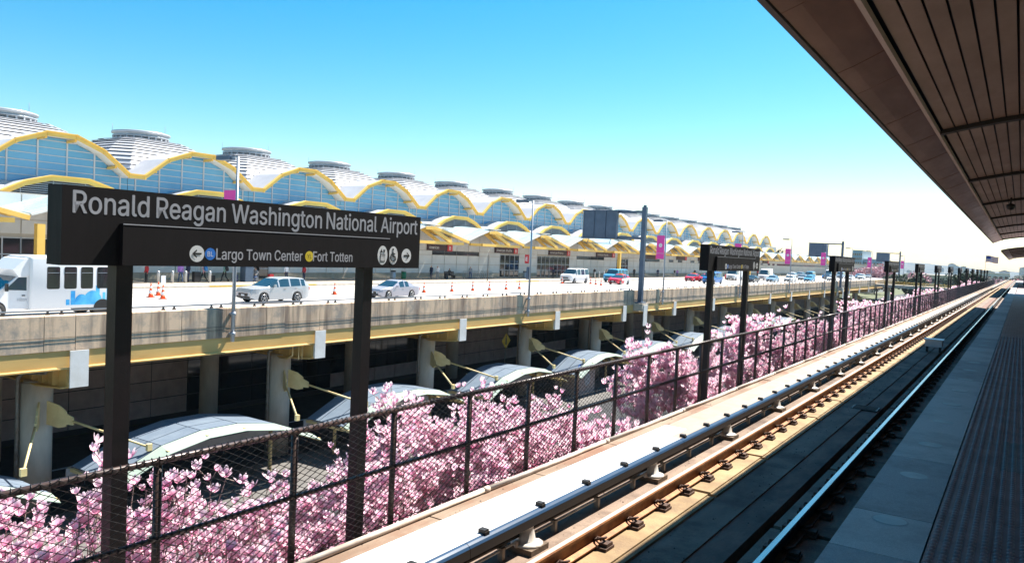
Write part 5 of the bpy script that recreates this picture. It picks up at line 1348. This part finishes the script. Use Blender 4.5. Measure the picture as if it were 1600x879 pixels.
def pack(parent, col, s=1.0):
    b_ = MB(); b_.loft([[(-.15,.13,.98),(.15,.13,.98),(.15,.17,.98),(-.15,.17,.98)],[(-.17,.12,1.05),(.17,.12,1.05),(.17,.30,1.02),(-.17,.30,1.02)],[(-.16,.12,1.3),(.16,.12,1.3),(.16,.28,1.3),(-.16,.28,1.3)],[(-.11,.12,1.45),(.11,.12,1.45),(.11,.20,1.43),(-.11,.20,1.43)]], True, 0, True)
    return b_.build('backpack', col, parent)
PEOPLE = [ # x, y, heading, pose, height, top, legs, label, pack
 (-61.4,36.9,0,'stand',1.7,'red','black','person in a red jacket behind the leftmost bollard',None),
 (-61.5,40.1,1.2,'walk',1.75,'purple','denim','person with a lilac top and purple backpack by the third bollard','purple'),
 (-61.6,40.9,0,'stand',1.85,'navy','navy','person in dark navy clothes standing beside a black suitcase',None),
 (-61.9,42.7,-1.3,'walk',1.65,'pink','black','person in a pink top walking with a blue backpack','blue'),
 (-61.9,44.9,-1.2,'walk',1.7,'green','black','person in a green top walking with a dark backpack','black'),
 (-61.3,47.9,.4,'sit',1.7,'grey','denim','person sitting on a suitcase right of the kiosk',None),
 (-62.0,48.6,0,'stand',1.8,'black','black','person in black standing behind the sitting traveller',None),
 (-61.8,52.0,1.5,'stand',1.75,'white','navy','person in a white shirt behind the silver car roof',None),
 (-61.8,54.3,0,'stand',1.7,'red','navy','person in a red top behind the silver car',None),
 (-63.0,76.3,0,'stand',1.8,'navy','navy','person in dark navy standing right of the green bin',None),
 (-62.8,77.3,.5,'stand',1.75,'white','grey','person in a pale shirt beside the traveller in navy',None),
 (-63.1,80.2,1.57,'sit',1.75,'black','black','person in black sitting on the bench by the carts',None),
 (-62.0,119.5,0,'stand',1.75,'black','black','person in black at the glazed entrance behind the red taxi',None),
 (-61.2,122.5,.6,'walk',1.7,'tan','navy','person in a tan coat walking past the glazed entrance',None),
 (-61.5,125.5,0,'stand',1.8,'navy','navy','person in navy just left of the blue van',None),
 (-62.5,137.0,0,'stand',1.8,'black','black','person in black right of the gantry pole',None),
 (-62.0,139.5,1,'walk',1.75,'black','denim','person in a black coat walking right of the gantry pole',None),
 (-62.3,141.2,0,'stand',1.7,'grey','black','person in grey standing by the far green bin',None),
 (-62.5,84.0,.8,'walk',1.75,'grey','denim','person in grey walking in front of the luggage carts',None),
 (-61.5,104.5,0,'stand',1.75,'navy','black','person in navy near the terminal doors left of the white van',None),
 (-61.2,113.5,1.2,'walk',1.7,'red','denim','person in red walking right of the white van',None),
 (-61.8,115.0,0,'stand',1.8,'white','navy','person in a white shirt at the terminal doors right of the white van',None),
 (-61.0,128.5,.3,'stand',1.7,'tan','black','person in tan behind the bright blue van',None),
 (-61.4,146.0,0,'stand',1.8,'navy','navy','person in navy right of the third lamp post',None),
 (-61.0,154.0,1,'walk',1.75,'black','grey','person in black walking farther along the pavement',None),
 (-61.6,157.0,0,'stand',1.7,'purple','denim','person in a purple top far along the pavement',None),
 (-61.0,180.0,0,'stand',1.75,'blue','black','person in blue beyond the second station sign',None),
 (-61.0,166.0,0,'stand',1.8,'black','navy','person in black behind the red taxi farther on',None),
 (-61.0,215.0,0,'stand',1.8,'red','black','person in a red jacket beyond the tall white van',None),
]
pcache = {}
for k, (x, y, hd, po, h, tp, lg, lab, pk) in enumerate(PEOPLE):
    key = (po, h, tp, lg)
    if key not in pcache: pcache[key] = person(po, h, CL[tp], CL[lg], seed=k)
    o = obj('person', pcache[key], None, (x, y, -1.45 + (.0 if po != 'sit' else 0)), hd); tag(o, lab, 'person', 'travellers on the terminal pavement')
    if pk: pack(o, CL[pk])
def suitcase(x, y, c, lab, s=1.0):
    r = empty('suitcase', (x, y, -1.45)); tag(r, lab, 'suitcase', 'luggage on the terminal pavement')
    MB().box(x-.16*s,x+.16*s,y-.24*s,y+.24*s,-1.39,-1.39+.68*s).build('shell', c, r); MB().tube([(x,y-.12,-1.39+.68*s),(x,y-.12,-1.39+1.0*s),(x,y+.12,-1.39+1.0*s),(x,y+.12,-1.39+.68*s)], .014, 5).build('handle', M['lampgrey'], r)
    for a in (-.18,.18): MB().cyl((x-.12,y+a*s,-1.42),(x+.12,y+a*s,-1.42),.03,n=8).build('wheel', M['rubber'], r)
suitcase(-61.4,41.6,CL['black'],'black suitcase beside the traveller in navy',1.3); suitcase(-61.6,43.4,CL['black'],'small dark suitcase pulled by the traveller in pink',.8); suitcase(-61.3,45.6,CL['navy'],'navy suitcase by the traveller in green',.9)
suitcase(-61.2,49.6,CL['red'],'red suitcase right of the sitting traveller'); suitcase(-61.3,48.0,CL['grey'],'grey suitcase under the sitting traveller',.62); suitcase(-62.7,79.0,CL['black'],'black suitcase at the left end of the bench'); suitcase(-61.7,138.2,CL['black'],'black suitcase near the gantry pole',1.2)

# ================================================================ FAR BACKGROUND
def far_building(x0, x1, y0, y1, z1, col, lab, rows_, cols_, face='y'):
    r = empty('far_building', ((x0+x1)/2, y0, GZ)); tag(r, lab, 'building')
    MB().box(x0,x1,y0,y1,GZ,z1).build('wall', col, r); MB().box(x0-.3,x1+.3,y0-.3,y1+.3,z1,z1+.5).build('roof', M['cap'], r)
    for i in range(rows_):
        for j in range(cols_):
            z = GZ + 4 + (z1-GZ-5)*(i+.2)/rows_; hh = (z1-GZ-5)/rows_*.55; wd = (x1-x0)/cols_
            MB().box(x0+wd*(j+.2),x0+wd*(j+.8),y0-.12,y0-.02,z,z+hh).build('window', M['dark_glass'], r)
    return r
M['bluebldg'] = mat('far_blue_block', (.22,.36,.50), (.18,.31,.45), .1, .4); M['pinkwall'] = mat('far_pale_wall', (.62,.56,.52), rough=.8); M['tanwall'] = mat('far_tan_wall', (.50,.42,.32), rough=.8)
far_building(-103,-96.5,600,640,13.6,M['bluebldg'],'pale blue block rising on the skyline left of the fourth station sign',6,5)
far_building(-96,-84,606,650,7.5,M['bluebldg'],'low pale blue wing beside the skyline block',3,6)
far_building(-84,-58,400,430,3.2,M['pinkwall'],'pale low building beyond the terminal with small dark windows',1,6)
far_building(-120,-66.5,356,390,3.4,M['pinkwall'],'pale building at the end of the terminal',2,9)
far_building(-60,-20,520,560,-1.0,M['tanwall'],'long low tan shed beyond the road ramp',1,9)
far_building(-30,-8,700,740,1.5,M['pinkwall'],'small pale house group far down the line',2,6)
rr = random.Random(77)
for k in range(40):
    d = rr.uniform(1500,2250); a = math.radians(rr.uniform(-16,0.5)); x, y = d*math.sin(a), d*math.cos(a); s = rr.uniform(4,10)
    zz = GZ + (d-1500)/1100*30 + rr.uniform(4,8)
    r = empty('hillside_house', (x, y, GZ)); tag(r, 'tiny pale house on the far hillside', 'house', 'pale houses scattered on the far hillside')
    MB().box(x-s,x+s,y-s*.5,y+s*.5,GZ,zz).build('wall', M['pinkwall'] if k % 3 else M['tanwall'], r); MB().prism([(x-s-1,zz),(x+s+1,zz),(x,zz+s*.35)], 'y', y-s*.5-1, y+s*.5+1).build('roof', M['cap'] if k % 2 else M['brick_low'], r)
# trees
def leaf_mat(name, c, c2): return mat(name, c, c2, 2.0, .8)
M['ever'] = leaf_mat('evergreen_leaf', (.045,.075,.035), (.02,.04,.02)); M['cherry'] = leaf_mat('cherry_bloom', (.62,.36,.40), (.42,.24,.26)); M['bare'] = leaf_mat('bare_twigs', (.20,.16,.12), (.13,.10,.08)); M['wood'] = mat('far_bark', (.12,.09,.07), rough=.9)
def far_tree(x, y, z, h, wd, m_, lab, n, seed, leaf=.35, trunk=.25):
    rr = random.Random(seed); r = empty('far_tree', (x, y, z)); tag(r, lab, 'tree', 'trees beyond the roadway')
    t = MB(); t.cyl((x,y,z),(x,y,z+h*.55),h*.03,h*.012,7)
    lobes = []
    for k in range(7):
        a = k*2.4; q = (x+wd*.55*math.cos(a)*rr.uniform(.4,1), y+wd*.55*math.sin(a)*rr.uniform(.4,1), z+h*rr.uniform(.45,.85)); lobes.append((q, wd*rr.uniform(.3,.5)))
        t.cyl((x,y,z+h*rr.uniform(.2,.5)), q, h*.012, h*.004, 5)
    t.build('trunk', M['wood'], r); c = MB()
    for k in range(n):
        q, rad = lobes[k % 7]; d = Vector((rr.gauss(0,1),rr.gauss(0,1),rr.gauss(0,.8))).normalized()*rad*rr.uniform(.4,1.05); p = Vector(q)+d
        u = Vector((rr.gauss(0,1),rr.gauss(0,1),rr.gauss(0,1))).normalized(); v = u.orthogonal().normalized(); u2 = u.cross(v); s = leaf*rr.uniform(.6,1.3)
        c.add([p-v*s, p+u2*s*.6, p+v*s, p-u2*s*.6], [(0,1,2,3)])
    o = c.build('crown', m_, r); o['kind'] = 'stuff'
far_tree(-47,330,GZ,12.6,9,M['cherry'],'pink flowering tree mass beyond the end of the roadway',2600,1,.5)
far_tree(-58,345,GZ,12.8,9,M['cherry'],'pink flowering tree left of the rosy mass beyond the roadway',2200,2,.5)
far_tree(-38,300,GZ,11.3,3.5,M['ever'],'dark conifer beyond the end of the roadway',1600,3,.4)
far_tree(-32,318,GZ,11.2,6,M['cherry'],'small pink tree right of the dark conifer',1500,4,.45)
far_tree(-11.5,235,GZ,13.4,4,M['ever'],'green tree beside the far end of the fence below the flag',2600,5,.4)
far_tree(-13,262,GZ,12.6,5,M['ever'],'second green tree by the far end of the fence',2000,6,.4)
far_tree(-26,250,GZ,11,6,M['ever'],'dark green tree between the far station signs',1800,7,.45)
far_tree(-14,300,GZ,11.4,8,M['bare'],'bare brown tree at the far end of the line',1800,8,.4)
far_tree(-95,330,GZ,20,8,M['bare'],'bare tree above the far end of the terminal',1600,9,.35)
far_tree(-88,345,GZ,19.5,8,M['bare'],'second bare tree above the far end of the terminal',1600,10,.35)
for k in range(16):
    x = -30+rr.uniform(-30,40); y = rr.uniform(380,700)
    far_tree(x, y, GZ, rr.uniform(7,10.5), rr.uniform(6,10), M[('bare','ever','cherry')[k % 3]], 'distant %s tree beyond the line, %s of its row' % (('bare','green','pink')[k % 3], ORD[k]), 700, 40+k, .7)
# yellow railed ramp beyond the roadway
rmp = empty('road_ramp', (-26,260,GZ)); tag(rmp, 'tan concrete ramp with a yellow guard rail beyond the roadway', 'ramp')
MB().box(-33.3,-14,228,232,-2.7,-1.9).build('ramp_deck', M['cap'], rmp)
for x in (-30,-22,-15): MB().cyl((x,230,GZ),(x,230,-2.7),.5,n=12).build('ramp_column', M['column'], rmp)
for z in (-1.0,-1.45): MB().tube([(-33,227.9,z),(-14,227.9,z-.3)], .09, 6).build('guard_rail', M['yellow'], rmp)
for k in range(9): MB().box(-33+k*2.35-.08,-33+k*2.35+.08,227.85,228.0,-2.0,-.9).build('guard_post', M['yellow'], rmp)
# flag
fg = empty('flag_pole', (-8.6,250,GZ)); tag(fg, 'flag pole with a small striped flag at the far end of the line', 'flag')
MB().cyl((-8.6,250,GZ),(-8.6,250,7.4),.08,.05,8).build('pole', M['lampgrey'], fg)
fl = MB(); M['flagred'] = mat('flag_red', (.55,.03,.05), rough=.8); M['flagblue'] = mat('flag_blue', (.03,.05,.25), rough=.8)
nx = 16
def fpt(u, v): return (-8.55+2.9*u, 250+.28*math.sin(u*7+v), 7.2-1.75*v-.25*u+.1*math.sin(u*6))
for j in range(13):
    for i in range(nx):
        m_ = 2 if (i < 6 and j < 7) else (0 if j % 2 == 0 else 1)
        fl.add([fpt(i/nx,j/13),fpt((i+1)/nx,j/13),fpt((i+1)/nx,(j+1)/13),fpt(i/nx,(j+1)/13)], [(0,1,2,3)], m_)
fl.build('flag_cloth', [M['flagred'], M['white'], M['flagblue']], fg)
# lower level kiosk seen through the fence
lk = empty('lower_kiosk', (-33.0,60.5,GZ)); tag(lk, 'brown kiosk with a round window and blue disc sign, seen through the fence', 'kiosk')
MB().box(-34,-31.8,59,62.4,GZ+.14,-7.6).build('cabin', M['brick_low'], lk); MB().prism([(58.8,-7.6),(62.6,-7.6),(61.8,-7.1),(59.6,-7.1)], 'x', -34.2, -31.6).build('roof', M['girder_pale'], lk)
k_ = MB(); disc_yz(k_, -31.78, 60.9, -8.5, .55); k_.build('round_window', M['lampgrey'], lk); k_ = MB(); disc_yz(k_, -31.5, 58.9, -7.3, .42); k_.build('disc_sign', M['bl_blue'], lk)

# ---------------------------------------------------------------- air
hz = MB().box(-4600,4600,-120,4700,GZ-1,60).build('haze', [])
hz.data.materials.clear(); hm = bpy.data.materials.new('haze_air'); hm.use_nodes = True; ht = hm.node_tree; ht.nodes.remove(ht.nodes['Principled BSDF'])
pv = ht.nodes.new('ShaderNodeVolumePrincipled'); pv.inputs['Color'].default_value = (.70,.86,1.0,1); pv.inputs['Density'].default_value = .000075; pv.inputs['Anisotropy'].default_value = .2
ht.links.new(pv.outputs[0], ht.nodes['Material Output'].inputs['Volume']); hz.data.materials.append(hm); hz['kind'] = 'stuff'

for o in BASES:
    if 'base' in o: del o['base']
